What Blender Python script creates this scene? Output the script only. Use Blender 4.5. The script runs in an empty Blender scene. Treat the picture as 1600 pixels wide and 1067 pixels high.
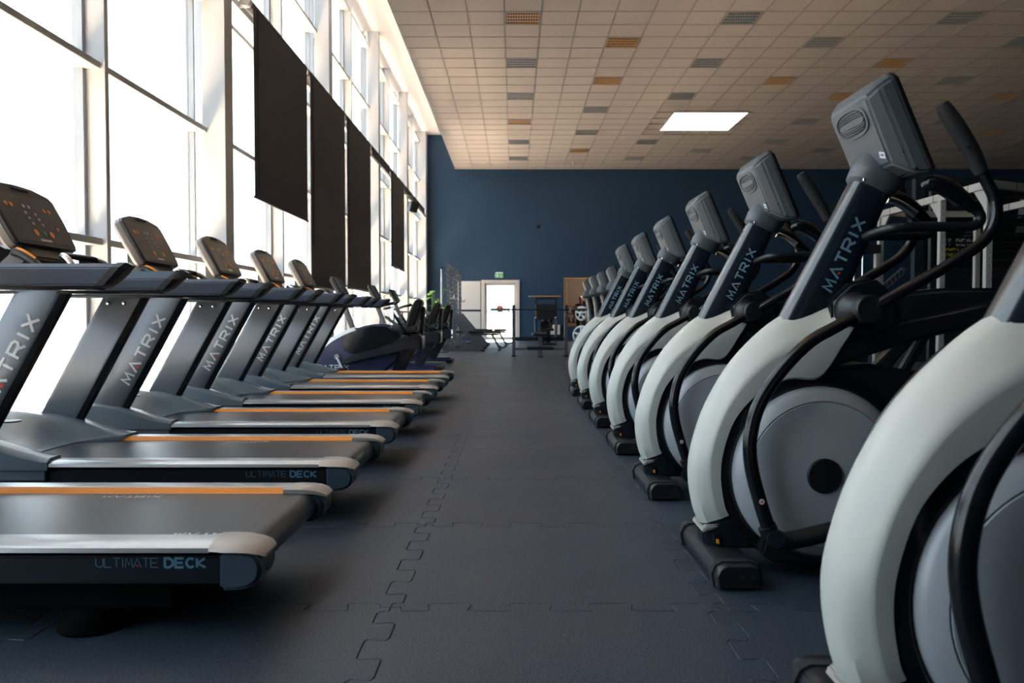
import bpy, bmesh, math, random
from mathutils import Vector, Matrix
random.seed(7)
scene = bpy.context.scene
col = scene.collection
PI = math.pi

# ------------------------------------------------------------------ camera
FPX = 1282.0
CAM_H = 0.86
cam_d = bpy.data.cameras.new('camera')
cam = bpy.data.objects.new('camera', cam_d)
col.objects.link(cam)
scene.camera = cam
cam_d.sensor_width = 36.0
cam_d.lens = FPX / 1600 * 36
cam.location = (0, 0, CAM_H)
cam.rotation_euler = (math.radians(90 - 1.77), 0, math.radians(0.11))
cam_d.dof.use_dof = True
cam_d.dof.focus_distance = 3.9
cam_d.dof.aperture_fstop = 4.5
cam_d.clip_end = 400

# ------------------------------------------------------------------ world and lights
world = bpy.data.worlds.new('overcast_sky')
scene.world = world
world.use_nodes = True
wn = world.node_tree.nodes
bg = wn['Background']
bg.inputs[0].default_value = (0.75, 0.88, 1.0, 1)
bg.inputs[1].default_value = 5.0
sun_d = bpy.data.lights.new('sun', 'SUN')
sun_d.energy = 230.0
sun_d.color = (1.0, 0.80, 0.62)
sun_d.angle = 0.02
sun = bpy.data.objects.new('sun', sun_d)
col.objects.link(sun)
# the sun stands square to the end of the building: its rays run along the glass front
sun.rotation_euler = (math.radians(-38), 0, 0)

scene.view_settings.view_transform = 'Standard'
scene.view_settings.look = 'None'
scene.view_settings.gamma = 1.0
scene.view_settings.use_curve_mapping = False
scene.view_settings.exposure = -0.35
scene.cycles.max_bounces = 10
scene.cycles.diffuse_bounces = 5
scene.cycles.transparent_max_bounces = 16
scene.cycles.sample_clamp_indirect = 0.0
scene.cycles.caustics_reflective = False
scene.cycles.caustics_refractive = False
scene.cycles.use_denoising = True


# ------------------------------------------------------------------ materials
def lin(c):
    c = c / 255.0
    return c / 12.92 if c <= 0.04045 else ((c + 0.055) / 1.055) ** 2.4


def rgb(r, g, b):
    return (lin(r), lin(g), lin(b), 1)


MATS = {}


def mat(name, c, rough=0.5, metal=0.0, var=0.06, scale=30.0, bump=0.0, bscale=200.0, spec=0.5, coat=0.0, emit=None):
    m = bpy.data.materials.new(name)
    m.use_nodes = True
    nt = m.node_tree
    b = nt.nodes['Principled BSDF']
    b.inputs['Roughness'].default_value = rough
    b.inputs['Metallic'].default_value = metal
    b.inputs['Specular IOR Level'].default_value = spec
    b.inputs['Coat Weight'].default_value = coat
    base = rgb(*c)
    tc = nt.nodes.new('ShaderNodeTexCoord')
    nz = nt.nodes.new('ShaderNodeTexNoise')
    nz.inputs['Scale'].default_value = scale
    nz.inputs['Detail'].default_value = 4
    nt.links.new(tc.outputs['Object'], nz.inputs['Vector'])
    mx = nt.nodes.new('ShaderNodeMix')
    mx.data_type = 'RGBA'
    mx.inputs[6].default_value = tuple(x * (1 - var) for x in base[:3]) + (1,)
    mx.inputs[7].default_value = tuple(min(1, x * (1 + var)) for x in base[:3]) + (1,)
    nt.links.new(nz.outputs['Fac'], mx.inputs[0])
    nt.links.new(mx.outputs[2], b.inputs['Base Color'])
    if bump:
        n2 = nt.nodes.new('ShaderNodeTexNoise')
        n2.inputs['Scale'].default_value = bscale
        n2.inputs['Detail'].default_value = 3
        nt.links.new(tc.outputs['Object'], n2.inputs['Vector'])
        bp = nt.nodes.new('ShaderNodeBump')
        bp.inputs['Strength'].default_value = bump
        bp.inputs['Distance'].default_value = 0.002
        nt.links.new(n2.outputs['Fac'], bp.inputs['Height'])
        nt.links.new(bp.outputs['Normal'], b.inputs['Normal'])
    if emit:
        b.inputs['Emission Color'].default_value = rgb(*emit[0])
        b.inputs['Emission Strength'].default_value = emit[1]
    MATS[name] = m
    return m


mat('white_paint', (205, 203, 201), 0.5, var=0.02)
mat('frame_white', (192, 192, 192), 0.5, var=0.02)
mat('white_plaster', (236, 230, 226), 0.8, var=0.02)
mat('window_aluminium', (150, 156, 162), 0.4, 0.2)
mat('navy_wall', (30, 60, 86), 0.75, var=0.05, scale=3)
mat('dark_wall', (24, 34, 44), 0.8, var=0.05, scale=3)
mat('ceiling_tile', (208, 198, 190), 0.85, var=0.04, scale=60, bump=0.3, bscale=300)
mat('ceiling_grid', (170, 162, 155), 0.6)
mat('louvre_cool', (168, 172, 176), 0.4, 0.0)
mat('louvre_warm_reflection', (226, 176, 120), 0.4, 0.0)  # orange reflection painted into the louvre colour
mat('louvre_back', (14, 15, 18), 0.5, 0.0)
mat('blind_fabric', (86, 81, 81), 0.85, var=0.08, scale=8, bump=0.2, bscale=900)
mat('dark_metal', (44, 47, 52), 0.4, 0.5)
mat('black_plastic', (20, 23, 28), 0.38, bump=0.1, bscale=600)
mat('black_gloss', (14, 16, 20), 0.18)
mat('shade_black', (11, 11, 12), 0.95, spec=0.08)  # deep shade under the decks put into a near-black colour
mat('black_rubber', (22, 23, 25), 0.7, bump=0.2, bscale=400)
mat('black_vinyl', (20, 20, 23), 0.42, bump=0.2, bscale=250)
mat('belt_rubber', (46, 50, 56), 0.30, var=0.12, scale=14, bump=0.15, bscale=700)
mat('hood_grey', (104, 116, 124), 0.26, var=0.03, bump=0.08, bscale=900)
mat('upright_grey', (112, 118, 126), 0.34, 0.35, var=0.03)
mat('rail_silver', (176, 178, 180), 0.32, 0.75, var=0.04)
mat('cap_silver', (168, 162, 156), 0.4, 0.25, var=0.03)
mat('skirt_blue_black', (15, 24, 33), 0.45, var=0.05, spec=0.3)
mat('cap_body', (58, 74, 88), 0.42, var=0.05)
mat('orange_strip', (232, 140, 22), 0.45, var=0.03)
mat('handrail_blue', (62, 74, 92), 0.36, 0.15, var=0.03)
mat('console_shell', (112, 108, 104), 0.45, var=0.03)
mat('console_face', (50, 49, 52), 0.28, var=0.04)
mat('button_orange', (226, 146, 70), 0.4)
mat('button_white', (200, 204, 206), 0.4)
mat('button_green', (60, 130, 70), 0.4)
mat('print_white', (206, 212, 216), 0.5)
mat('print_steel', (120, 160, 180), 0.5)
mat('print_blue', (96, 140, 166), 0.5)
mat('print_red', (214, 62, 42), 0.5)
mat('print_yellow', (196, 196, 40), 0.5)
mat('print_black', (16, 17, 20), 0.5)
mat('shroud_white', (196, 199, 192), 0.42, var=0.015)
mat('disc_grey', (178, 184, 190), 0.38, 0.1, var=0.03)
mat('column_black', (22, 30, 40), 0.26, 0.0, var=0.03, spec=0.9, coat=0.4)
mat('ell_console', (80, 87, 92), 0.42, var=0.03, bump=0.1, bscale=900)
mat('chrome', (205, 206, 208), 0.15, 1.0)
mat('steel_grey', (112, 116, 124), 0.38, 0.6)
mat('rack_grey', (82, 86, 94), 0.4, 0.4)
mat('rack_light', (178, 176, 170), 0.45, 0.2)
mat('bike_blue', (44, 52, 86), 0.3, var=0.04)
mat('bike_silver', (190, 194, 200), 0.35, 0.3)
mat('leaf_green', (96, 150, 40), 0.5, var=0.2, scale=12)
mat('stem_green', (70, 110, 40), 0.6)
mat('soil', (50, 40, 32), 0.9)
mat('pot_grey', (70, 72, 76), 0.6)
mat('plate_white', (226, 228, 224), 0.45)
mat('sign_green', (24, 150, 78), 0.4, emit=((24, 150, 78), 0.6))
mat('sign_white', (226, 232, 228), 0.4, emit=((226, 232, 228), 0.15))
mat('door_frame', (206, 198, 190), 0.5)
mat('bar_brown', (134, 116, 104), 0.7, var=0.15, scale=4)
mat('wood_gold', (214, 160, 96), 0.5, var=0.1, scale=6)
mat('skin', (196, 150, 124), 0.55)
mat('black_cloth', (20, 20, 24), 0.85)
mat('bottle_blue', (50, 110, 170), 0.2)
mat('bottle_pink', (210, 150, 170), 0.3)
mat('bottle_amber', (190, 110, 50), 0.25)
mat('skylight_diffuser', (255, 252, 248), 0.5, emit=((255, 250, 244), 2.2))
mat('asphalt', (58, 58, 58), 0.9, var=0.08, scale=0.4)
mat('bounce_pale', (224, 214, 204), 0.9, var=0.04, scale=0.8)  # bright colour for the added strip that bounces sunlight indoors
mat('red_print', (216, 122, 92), 0.5)


def make_floor_mat():
    m = bpy.data.materials.new('rubber_floor')
    m.use_nodes = True
    nt = m.node_tree
    b = nt.nodes['Principled BSDF']
    tc = nt.nodes.new('ShaderNodeTexCoord')
    geo = nt.nodes.new('ShaderNodeNewGeometry')
    oi = nt.nodes.new('ShaderNodeObjectInfo')
    sp = nt.nodes.new('ShaderNodeTexNoise')
    sp.inputs['Scale'].default_value = 210
    sp.inputs['Detail'].default_value = 2
    nt.links.new(geo.outputs['Position'], sp.inputs['Vector'])
    ramp = nt.nodes.new('ShaderNodeValToRGB')
    ramp.color_ramp.elements[0].position = 0.44
    ramp.color_ramp.elements[0].color = rgb(15, 27, 40)
    ramp.color_ramp.elements[1].position = 0.62
    ramp.color_ramp.elements[1].color = rgb(62, 79, 96)
    nt.links.new(sp.outputs['Fac'], ramp.inputs[0])
    big = nt.nodes.new('ShaderNodeTexNoise')
    big.inputs['Scale'].default_value = 1.6
    big.inputs['Detail'].default_value = 5
    nt.links.new(geo.outputs['Position'], big.inputs['Vector'])
    ad = nt.nodes.new('ShaderNodeMath')
    ad.operation = 'MULTIPLY_ADD'
    nt.links.new(oi.outputs['Random'], ad.inputs[0])
    ad.inputs[1].default_value = 0.22
    ad.inputs[2].default_value = 0.64
    ad2 = nt.nodes.new('ShaderNodeMath')
    ad2.operation = 'MULTIPLY_ADD'
    nt.links.new(big.outputs['Fac'], ad2.inputs[0])
    ad2.inputs[1].default_value = 0.5
    nt.links.new(ad.outputs[0], ad2.inputs[2])
    mx = nt.nodes.new('ShaderNodeVectorMath')
    mx.operation = 'SCALE'
    nt.links.new(ramp.outputs[0], mx.inputs[0])
    nt.links.new(ad2.outputs[0], mx.inputs['Scale'])
    nt.links.new(mx.outputs[0], b.inputs['Base Color'])
    rr = nt.nodes.new('ShaderNodeMapRange')
    nt.links.new(big.outputs['Fac'], rr.inputs[0])
    rr.inputs[3].default_value = 0.42
    rr.inputs[4].default_value = 0.60
    nt.links.new(rr.outputs[0], b.inputs['Roughness'])
    bp = nt.nodes.new('ShaderNodeBump')
    bp.inputs['Strength'].default_value = 0.2
    bp.inputs['Distance'].default_value = 0.002
    nt.links.new(sp.outputs['Fac'], bp.inputs['Height'])
    nt.links.new(bp.outputs['Normal'], b.inputs['Normal'])
    MATS['rubber_floor'] = m


make_floor_mat()


def make_glass():
    m = bpy.data.materials.new('window_glass')
    m.use_nodes = True
    nt = m.node_tree
    nt.nodes.remove(nt.nodes['Principled BSDF'])
    out = nt.nodes['Material Output']
    tr = nt.nodes.new('ShaderNodeBsdfTransparent')
    tr.inputs[0].default_value = (0.95, 0.97, 0.97, 1)
    gl = nt.nodes.new('ShaderNodeBsdfGlossy')
    gl.inputs['Roughness'].default_value = 0.02
    mx = nt.nodes.new('ShaderNodeMixShader')
    mx.inputs[0].default_value = 0.035
    nt.links.new(tr.outputs[0], mx.inputs[1])
    nt.links.new(gl.outputs[0], mx.inputs[2])
    nt.links.new(mx.outputs[0], out.inputs[0])
    MATS['window_glass'] = m


make_glass()


# ------------------------------------------------------------------ mesh helpers
def spline(pts, n=6):
    """Catmull-Rom through 2D/3D points."""
    P = [Vector(p) for p in pts]
    P = [P[0] * 2 - P[1]] + P + [P[-1] * 2 - P[-2]]
    out = []
    for i in range(1, len(P) - 2):
        a, b, c, d = P[i - 1], P[i], P[i + 1], P[i + 2]
        for k in range(n):
            t = k / n
            out.append(0.5 * ((2 * b) + (c - a) * t + (2 * a - 5 * b + 4 * c - d) * t * t + (3 * b - a - 3 * c + d) * t ** 3))
    out.append(P[-2])
    return out


class MB:
    def __init__(self):
        self.v = []
        self.f = []

    def add(self, verts, faces):
        o = len(self.v)
        self.v += [tuple(v) for v in verts]
        self.f += [tuple(i + o for i in f) for f in faces]
        return self

    def box(self, x0, x1, y0, y1, z0, z1, M=None):
        vs = [Vector((x, y, z)) for z in (z0, z1) for y in (y0, y1) for x in (x0, x1)]
        if M:
            vs = [M @ v for v in vs]
        return self.add(vs, [(0, 2, 3, 1), (4, 5, 7, 6), (0, 1, 5, 4), (2, 6, 7, 3), (0, 4, 6, 2), (1, 3, 7, 5)])

    def bar(self, p0, p1, w, h, up=(0, 0, 1)):
        """rectangular bar from p0 to p1, w across, h along up"""
        p0, p1 = Vector(p0), Vector(p1)
        d = (p1 - p0).normalized()
        u = Vector(up)
        if abs(d.dot(u)) > 0.98:
            u = Vector((1, 0, 0))
        s = d.cross(u).normalized()
        u = s.cross(d).normalized()
        vs = []
        for p in (p0, p1):
            for a, b in ((-1, -1), (1, -1), (1, 1), (-1, 1)):
                vs.append(p + s * (a * w / 2) + u * (b * h / 2))
        return self.add(vs, [(3, 2, 1, 0), (4, 5, 6, 7), (0, 1, 5, 4), (1, 2, 6, 5), (2, 3, 7, 6), (3, 0, 4, 7)])

    def loft(self, rings, caps=True, closed=True):
        n = len(rings[0])
        vs = [v for r in rings for v in r]
        fs = []
        for i in range(len(rings) - 1):
            for j in range(n if closed else n - 1):
                k = (j + 1) % n
                fs.append((i * n + j, i * n + k, (i + 1) * n + k, (i + 1) * n + j))
        if caps:
            fs.append(tuple(range(n - 1, -1, -1)))
            fs.append(tuple((len(rings) - 1) * n + j for j in range(n)))
        return self.add(vs, fs)

    def tube(self, path, r, n=10, caps=True):
        P = [Vector(p) for p in path]
        rr = r if isinstance(r, (list, tuple)) else [r] * len(P)
        rings = []
        t0 = (P[1] - P[0]).normalized()
        ref = Vector((0, 1, 0)) if abs(t0.y) < 0.9 else Vector((1, 0, 0))
        s = t0.cross(ref).normalized()
        for i, p in enumerate(P):
            a = P[max(i - 1, 0)]
            b = P[min(i + 1, len(P) - 1)]
            t = (b - a).normalized()
            s = (s - t * s.dot(t)).normalized()
            u = t.cross(s)
            rings.append([p + (s * math.cos(2 * PI * k / n) + u * math.sin(2 * PI * k / n)) * rr[i] for k in range(n)])
        return self.loft(rings, caps)

    def cyl(self, p0, p1, r, n=16, r1=None):
        return self.tube([p0, p1], [r, r1 if r1 is not None else r], n)

    def lathe(self, prof, c, axis='Z', n=32, caps=True, sgn=1):
        """prof: (radius, height) pairs around axis through c"""
        rings = []
        c = Vector(c)
        for r, h in prof:
            ring = []
            for k in range(n):
                a = 2 * PI * k / n * sgn
                if axis == 'Z':
                    ring.append(c + Vector((r * math.cos(a), r * math.sin(a), h)))
                elif axis == 'Y':
                    ring.append(c + Vector((r * math.cos(a), h, r * math.sin(a))))
                else:
                    ring.append(c + Vector((h, r * math.cos(a), r * math.sin(a))))
            rings.append(ring)
        return self.loft(rings, caps)

    def prism(self, prof, y0, y1):
        """profile in XZ extruded along Y"""
        return self.loft([[Vector((x, y0, z)) for x, z in prof], [Vector((x, y1, z)) for x, z in prof]])

    def prism_z(self, prof, z0, z1):
        return self.loft([[Vector((x, y, z0)) for x, y in prof], [Vector((x, y, z1)) for x, y in prof]])

    def xf(self, M):
        self.v = [tuple(M @ Vector(v)) for v in self.v]
        return self

    def mesh(self, name, m, bevel=0.0, seg=2, angle=35, org=(0, 0, 0), fix=True):
        me = bpy.data.meshes.new(name)
        o = Vector(org)
        me.from_pydata([Vector(v) - o for v in self.v], [], self.f)
        bm = bmesh.new()
        bm.from_mesh(me)
        if fix:
            bmesh.ops.recalc_face_normals(bm, faces=bm.faces)
        if bevel:
            es = [e for e in bm.edges if len(e.link_faces) == 2 and e.calc_face_angle(0) > math.radians(angle)]
            if es:
                bmesh.ops.bevel(bm, geom=es, offset=bevel, segments=seg, affect='EDGES', clamp_overlap=True)
        bm.to_mesh(me)
        bm.free()
        for p in me.polygons:
            p.use_smooth = True
        me.set_sharp_from_angle(angle=math.radians(angle))
        me.materials.append(MATS[m] if isinstance(m, str) else m)
        return me

    def build(self, name, m, parent=None, loc=None, **kw):
        me = self.mesh(name, m, **kw)
        ob = bpy.data.objects.new(name, me)
        col.objects.link(ob)
        if parent:
            ob.parent = parent
        if loc is not None:
            ob.location = loc
        return ob


def thing(name, label, cat, loc=(0, 0, 0), group=None, rz=0.0):
    e = bpy.data.objects.new(name, None)
    e.empty_display_size = 0.1
    col.objects.link(e)
    e.location = loc
    e.rotation_euler = (0, 0, rz)
    e['label'] = label
    e['category'] = cat
    if group:
        e['group'] = group
    return e


def tag(o, label, cat, group=None):
    o['label'] = label
    o['category'] = cat
    if group:
        o['group'] = group
    return o


def structure(o, label=None):
    o['kind'] = 'structure'
    if label:
        o['label'] = label
    return o


CH = {}


def copy_tree(o, parent=None):
    c = o.copy()
    col.objects.link(c)
    c.parent = parent
    for ch in [x for x in bpy.data.objects if x.parent == o]:
        copy_tree(ch, c)
    return c


def copy_thing(o, loc, label, rz=None):
    c = copy_tree(o)
    c.location = loc
    if rz is not None:
        c.rotation_euler = (0, 0, rz)
    c['label'] = label
    return c


# ------------------------------------------------------------------ lettering (strokes on a unit cell)
def arc_pts(cx, cy, rx, ry, a0, a1, n=8):
    return [(cx + rx * math.cos(math.radians(a0 + (a1 - a0) * i / n)), cy + ry * math.sin(math.radians(a0 + (a1 - a0) * i / n))) for i in range(n + 1)]


GL = {
    'M': [[(0, 0), (0.12, 1), (0.5, 0.25), (0.88, 1), (1, 0)]],
    'A': [[(0, 0), (0.5, 1), (1, 0)]],
    'T': [[(0, 1), (1, 1)], [(0.5, 1), (0.5, 0)]],
    'R': [[(0, 0), (0, 1), (0.75, 1), (0.98, 0.85), (0.98, 0.62), (0.75, 0.45), (0.1, 0.45)], [(0.5, 0.45), (1, 0)]],
    'I': [[(0.5, 0), (0.5, 1)]],
    'X': [[(0, 0), (1, 1)], [(0, 1), (1, 0)]],
    'U': [[(0, 1), (0, 0.3)] + arc_pts(0.5, 0.3, 0.5, 0.3, 180, 360) + [(1, 1)]],
    'L': [[(0, 1), (0, 0), (0.9, 0)]],
    'E': [[(0.95, 1), (0, 1), (0, 0), (0.95, 0)], [(0, 0.5), (0.85, 0.5)]],
    'D': [[(0, 0), (0, 1), (0.55, 1), (0.95, 0.75), (0.95, 0.25), (0.55, 0), (0, 0)]],
    'C': [arc_pts(0.52, 0.5, 0.5, 0.5, 45, 315, 12)],
    'K': [[(0, 0), (0, 1)], [(0.95, 1), (0.05, 0.45), (1, 0)]],
    'N': [[(0, 0), (0, 1), (1, 0), (1, 1)]],
    'S': [[(0.95, 0.9), (0.7, 1), (0.25, 1), (0.03, 0.78), (0.25, 0.55), (0.75, 0.45), (0.97, 0.22), (0.75, 0), (0.25, 0), (0.03, 0.1)]],
    'G': [arc_pts(0.52, 0.5, 0.5, 0.5, 45, 340, 12) + [(1.0, 0.45), (0.6, 0.45)]],
    'Z': [[(0, 1), (1, 1), (0, 0), (1, 0)]],
    'c': [arc_pts(0.5, 0.32, 0.42, 0.32, 45, 315, 10)],
    'l': [[(0.5, 0), (0.5, 1)]],
    'u': [[(0.08, 0.64), (0.08, 0.25)] + arc_pts(0.5, 0.25, 0.42, 0.25, 180, 360, 6) + [(0.92, 0.64)]],
    'b': [[(0.08, 1), (0.08, 0)], arc_pts(0.5, 0.32, 0.42, 0.32, 0, 360, 12)],
    '.': [[(0.4, 0.06), (0.6, 0.06)]],
    '7': [[(0, 1), (1, 1), (0.4, 0)]],
    ' ': [],
}
WIDTH = {'I': 0.35, 'l': 0.35, '.': 0.4, ' ': 0.6, 'c': 0.8, 'u': 0.8, 'b': 0.8}


def text(mb, s, fn, height, wide=1.0, gap=0.35, thick=0.16, start=0.0):
    """strokes of s laid on surface fn(u, v) -> point; returns the end and the feet of the As"""
    u = start
    apex = []
    t = thick * height / 2
    for ch in s:
        w = WIDTH.get(ch, 1.0) * height * wide
        for pl in GL[ch]:
            q = [Vector((u + x * w, y * height)) for x, y in pl]
            # mitred strip
            L, R = [], []
            for i, p in enumerate(q):
                d0 = (p - q[i - 1]).normalized() if i else None
                d1 = (q[i + 1] - p).normalized() if i < len(q) - 1 else None
                if d0 is None:
                    n_ = Vector((-d1.y, d1.x)); k = 1
                elif d1 is None:
                    n_ = Vector((-d0.y, d0.x)); k = 1
                else:
                    n0 = Vector((-d0.y, d0.x)); n1 = Vector((-d1.y, d1.x))
                    n_ = n0 + n1
                    if n_.length < 1e-4:
                        n_ = n0
                    n_.normalize()
                    k = min(1.6, 1 / max(0.35, n_.dot(n0)))
                L.append(p + n_ * t * k)
                R.append(p - n_ * t * k)
            for i in range(len(q) - 1):
                mb.add([fn(*a) for a in (L[i], R[i], R[i + 1], L[i + 1])], [(0, 1, 2, 3)])
        if ch == 'A':
            apex.append((u + w * 0.5, height * 0.16))
        u += w + gap * height
    return u - gap * height, apex


def text_width(s, height, wide, gap):
    return sum(WIDTH.get(c, 1.0) * height * wide for c in s) + gap * height * (len(s) - 1)


def dot(mb, fn, u, v, r, n=10):
    mb.add([fn(u + r * math.cos(2 * PI * k / n), v + r * math.sin(2 * PI * k / n)) for k in range(n)], [tuple(range(n))])

# ================================================================== THE SETTING
WALL_Y = 28.7
CEIL = 5.96
HIGH = 7.15
EDGE_X = -2.03
GLASS_X = -3.36
RIGHT_X = 18.0
BACK_Y = -4.0

g = MB().box(-120, 60, -60, 120, -0.34, -0.24).build('ground_outside', 'asphalt')
structure(g, 'asphalt yard outside the glass front')
g = MB().box(-5.6, -3.62, -40, 70, -0.235, -0.20).build('bounce_strip_outside', 'bounce_pale', bevel=0.01, seg=1)  # strip added and shaped to throw sunlight up onto the ceiling
structure(g, 'pale strip added along the glass front to bounce sunlight inside')

# floor: a base slab, interlocking rubber tiles on it
fl = MB().box(-3.6, RIGHT_X, BACK_Y, 33.0, -0.2, -0.012).build('floor', 'black_rubber')
structure(fl, 'dark blue grey rubber gym floor of interlocking tiles')
TS = 0.96
SEAM_X, SEAM_Y = -0.363, 2.40


def tile_edge():
    """one edge along u in 0..TS, dovetail tabs; (u, offset)"""
    pts = []
    a = 0.032
    n = 4
    w = TS / n
    pts.append((0.030, 0.0))
    for i in range(n):
        b = i * w
        lo, hi = -a, a
        u0 = 0.036 if i == 0 else b + w * 0.045
        u9 = w * 0.80 if i == n - 1 else w * 0.93
        pts += [(u0, lo), (b + w * 0.45, lo), (b + w * 0.49, lo + 0.008), (b + w * 0.455, hi - 0.008), (b + w * 0.50, hi), (b + u9, hi)]
        if i < n - 1:
            pts += [(b + w * 0.99, hi - 0.008), (b + w * 0.955, lo + 0.008)]
        else:
            pts += [(TS - 0.036, hi - 0.010), (TS - 0.030, 0.0)]
    return pts


def tile_outline(gap=0.0012):
    e = tile_edge()
    bottom = [(u, o) for u, o in e]
    right = [(TS - o, u) for u, o in e]
    top = [(u, TS + o) for u, o in reversed(e)]
    left = [(-o, u) for u, o in reversed(e)]
    pts = [(0, 0)] + bottom + [(TS, 0)] + right + [(TS, TS)] + top + [(0, TS)] + left
    # inset along normals
    out = []
    n = len(pts)
    for i in range(n):
        p = Vector(pts[i])
        d = (Vector(pts[(i + 1) % n]) - Vector(pts[i - 1])).normalized()
        nrm = Vector((-d.y, d.x))
        out.append(p + nrm * gap)
    return out


out = tile_outline()
tm = MB()
nt_ = len(out)
inner = tile_outline(0.0028)
ring0 = [Vector((p.x, p.y, -0.012)) for p in out]
ring1 = [Vector((p.x, p.y, -0.0015)) for p in out]
ring2 = [Vector((p.x, p.y, 0.0)) for p in inner]
tm.loft([ring0, ring1, ring2])
tile_me = tm.mesh('floor_tile', 'rubber_floor')
rest = MB()
for ix in range(-4, 20):
    for iy in range(-7, 32):
        x, y = SEAM_X + ix * TS, SEAM_Y + iy * TS
        if x > RIGHT_X or x + TS < -3.6 or y > 32.5:
            continue
        if 0.9 < y < 11.2 and -3.3 < x < 3.6:
            o = bpy.data.objects.new('floor_tile', tile_me)
            col.objects.link(o)
            o.parent = fl
            o.location = (x, y, 0)
        else:
            rest.box(x + 0.001, x + TS - 0.001, y + 0.001, y + TS - 0.001, -0.012, -0.0006)
r = rest.build('floor_tile_field', 'rubber_floor', fl)
r['kind'] = 'stuff'

# far wall with door opening and bar opening
DX0, DX1, DZ = -1.06, 0.14, 2.06
BX0, BX1, BZ0, BZ1 = 1.75, 3.6, 0.50, 2.20
w = MB()
w.box(-3.02, DX0, WALL_Y, WALL_Y + 0.25, 0, HIGH)
w.box(DX0, DX1, WALL_Y, WALL_Y + 0.25, DZ, HIGH)
w.box(DX1, BX0, WALL_Y, WALL_Y + 0.25, 0, HIGH)
w.box(BX0, BX1, WALL_Y, WALL_Y + 0.25, BZ1, HIGH)
w.box(BX0, BX1, WALL_Y, WALL_Y + 0.25, 0, BZ0)
w.box(BX1, RIGHT_X, WALL_Y, WALL_Y + 0.25, 0, HIGH)
structure(w.build('wall_back', 'navy_wall'), 'plain navy blue end wall')
structure(MB().box(RIGHT_X, RIGHT_X + 0.2, BACK_Y, WALL_Y + 0.2, 0, HIGH).build('wall_right', 'dark_wall'), 'dark side wall')
structure(MB().box(-3.6, RIGHT_X, BACK_Y - 0.2, BACK_Y, 0, HIGH).build('wall_front', 'navy_wall'), 'navy wall behind the camera')

# dropped ceiling: carrier grid, tiles; high white strip above the windows
ce = MB().box(EDGE_X, RIGHT_X, BACK_Y, WALL_Y, CEIL + 0.03, CEIL + 0.06).build('ceiling', 'ceiling_tile')
structure(ce, 'dropped ceiling of square mineral tiles')
structure(MB().box(GLASS_X - 0.1, EDGE_X + 0.02, BACK_Y, WALL_Y, HIGH, HIGH + 0.15)
          .box(EDGE_X, EDGE_X + 0.03, BACK_Y, WALL_Y, CEIL + 0.0, HIGH).build('trim_1', 'white_plaster'), 'white plaster strip above the windows')
CT = 0.625
CX0, CY0 = -0.156, 13.92
grid = MB()
for i in range(-3, 30):
    x = CX0 + i * CT
    grid.box(x - 0.009, x + 0.009, BACK_Y, WALL_Y, CEIL - 0.003, CEIL + 0.03)
j0 = int((BACK_Y - CY0) / CT) - 1
for j in range(j0, 25):
    y = CY0 + j * CT
    if BACK_Y < y < WALL_Y:
        grid.box(EDGE_X, RIGHT_X, y - 0.009, y + 0.009, CEIL - 0.002, CEIL + 0.03)
grid.build('ceiling_grid', 'ceiling_grid', ce)

lights = {}
for ci in range(0, 10):
    for k in range(-5, 7):
        row = 4 * k + (2 if ci % 2 else 0)
        y = CY0 + row * CT
        if y < BACK_Y + 0.3 or y + CT > WALL_Y - 0.9:
            continue
        if CX0 + (3 * ci + 1) * CT > RIGHT_X - 0.3:
            continue
        lights[(3 * ci, row)] = (ci, k)
SKY = (4.0, 5.9, 20.68, 22.72)   # skylight x0 x1 y0 y1


def in_sky(i, j):
    x0, y0 = CX0 + i * CT, CY0 + j * CT
    return x0 < SKY[1] - 0.02 and x0 + CT > SKY[0] + 0.02 and y0 < SKY[3] - 0.02 and y0 + CT > SKY[2] + 0.02


for key in [k for k in lights if in_sky(*k)]:
    del lights[key]
tmb = MB().box(0.012, CT - 0.012, 0.012, CT - 0.012, CEIL + 0.004, CEIL + 0.025)
ctile_me = tmb.mesh('ceiling_tile', 'ceiling_tile', bevel=0.004, seg=1)
rest = MB()
ntile = 0
for j in range(j0, 25):
    for i in range(-3, 30):
        x, y = CX0 + i * CT, CY0 + j * CT
        if y < BACK_Y or y + CT > WALL_Y + 0.3 or x + CT > RIGHT_X + 0.1 or (i, j) in lights or in_sky(i, j):
            continue
        x1 = min(CT - 0.012, RIGHT_X - x)
        y1 = min(CT - 0.012, WALL_Y - 0.005 - y)
        vis = -1 <= j <= 10 and x < 0.60 * y
        if vis and ntile < 290:
            o = bpy.data.objects.new('ceiling_tile', ctile_me)
            col.objects.link(o)
            o.parent = ce
            o.location = (x, y, 0)
            ntile += 1
        else:
            rest.box(x + 0.012, x + x1, y + 0.012, y + y1, CEIL + 0.004, CEIL + 0.025)
r = rest.build('ceiling_tile_field', 'ceiling_tile', ce)
r['kind'] = 'stuff'

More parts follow.
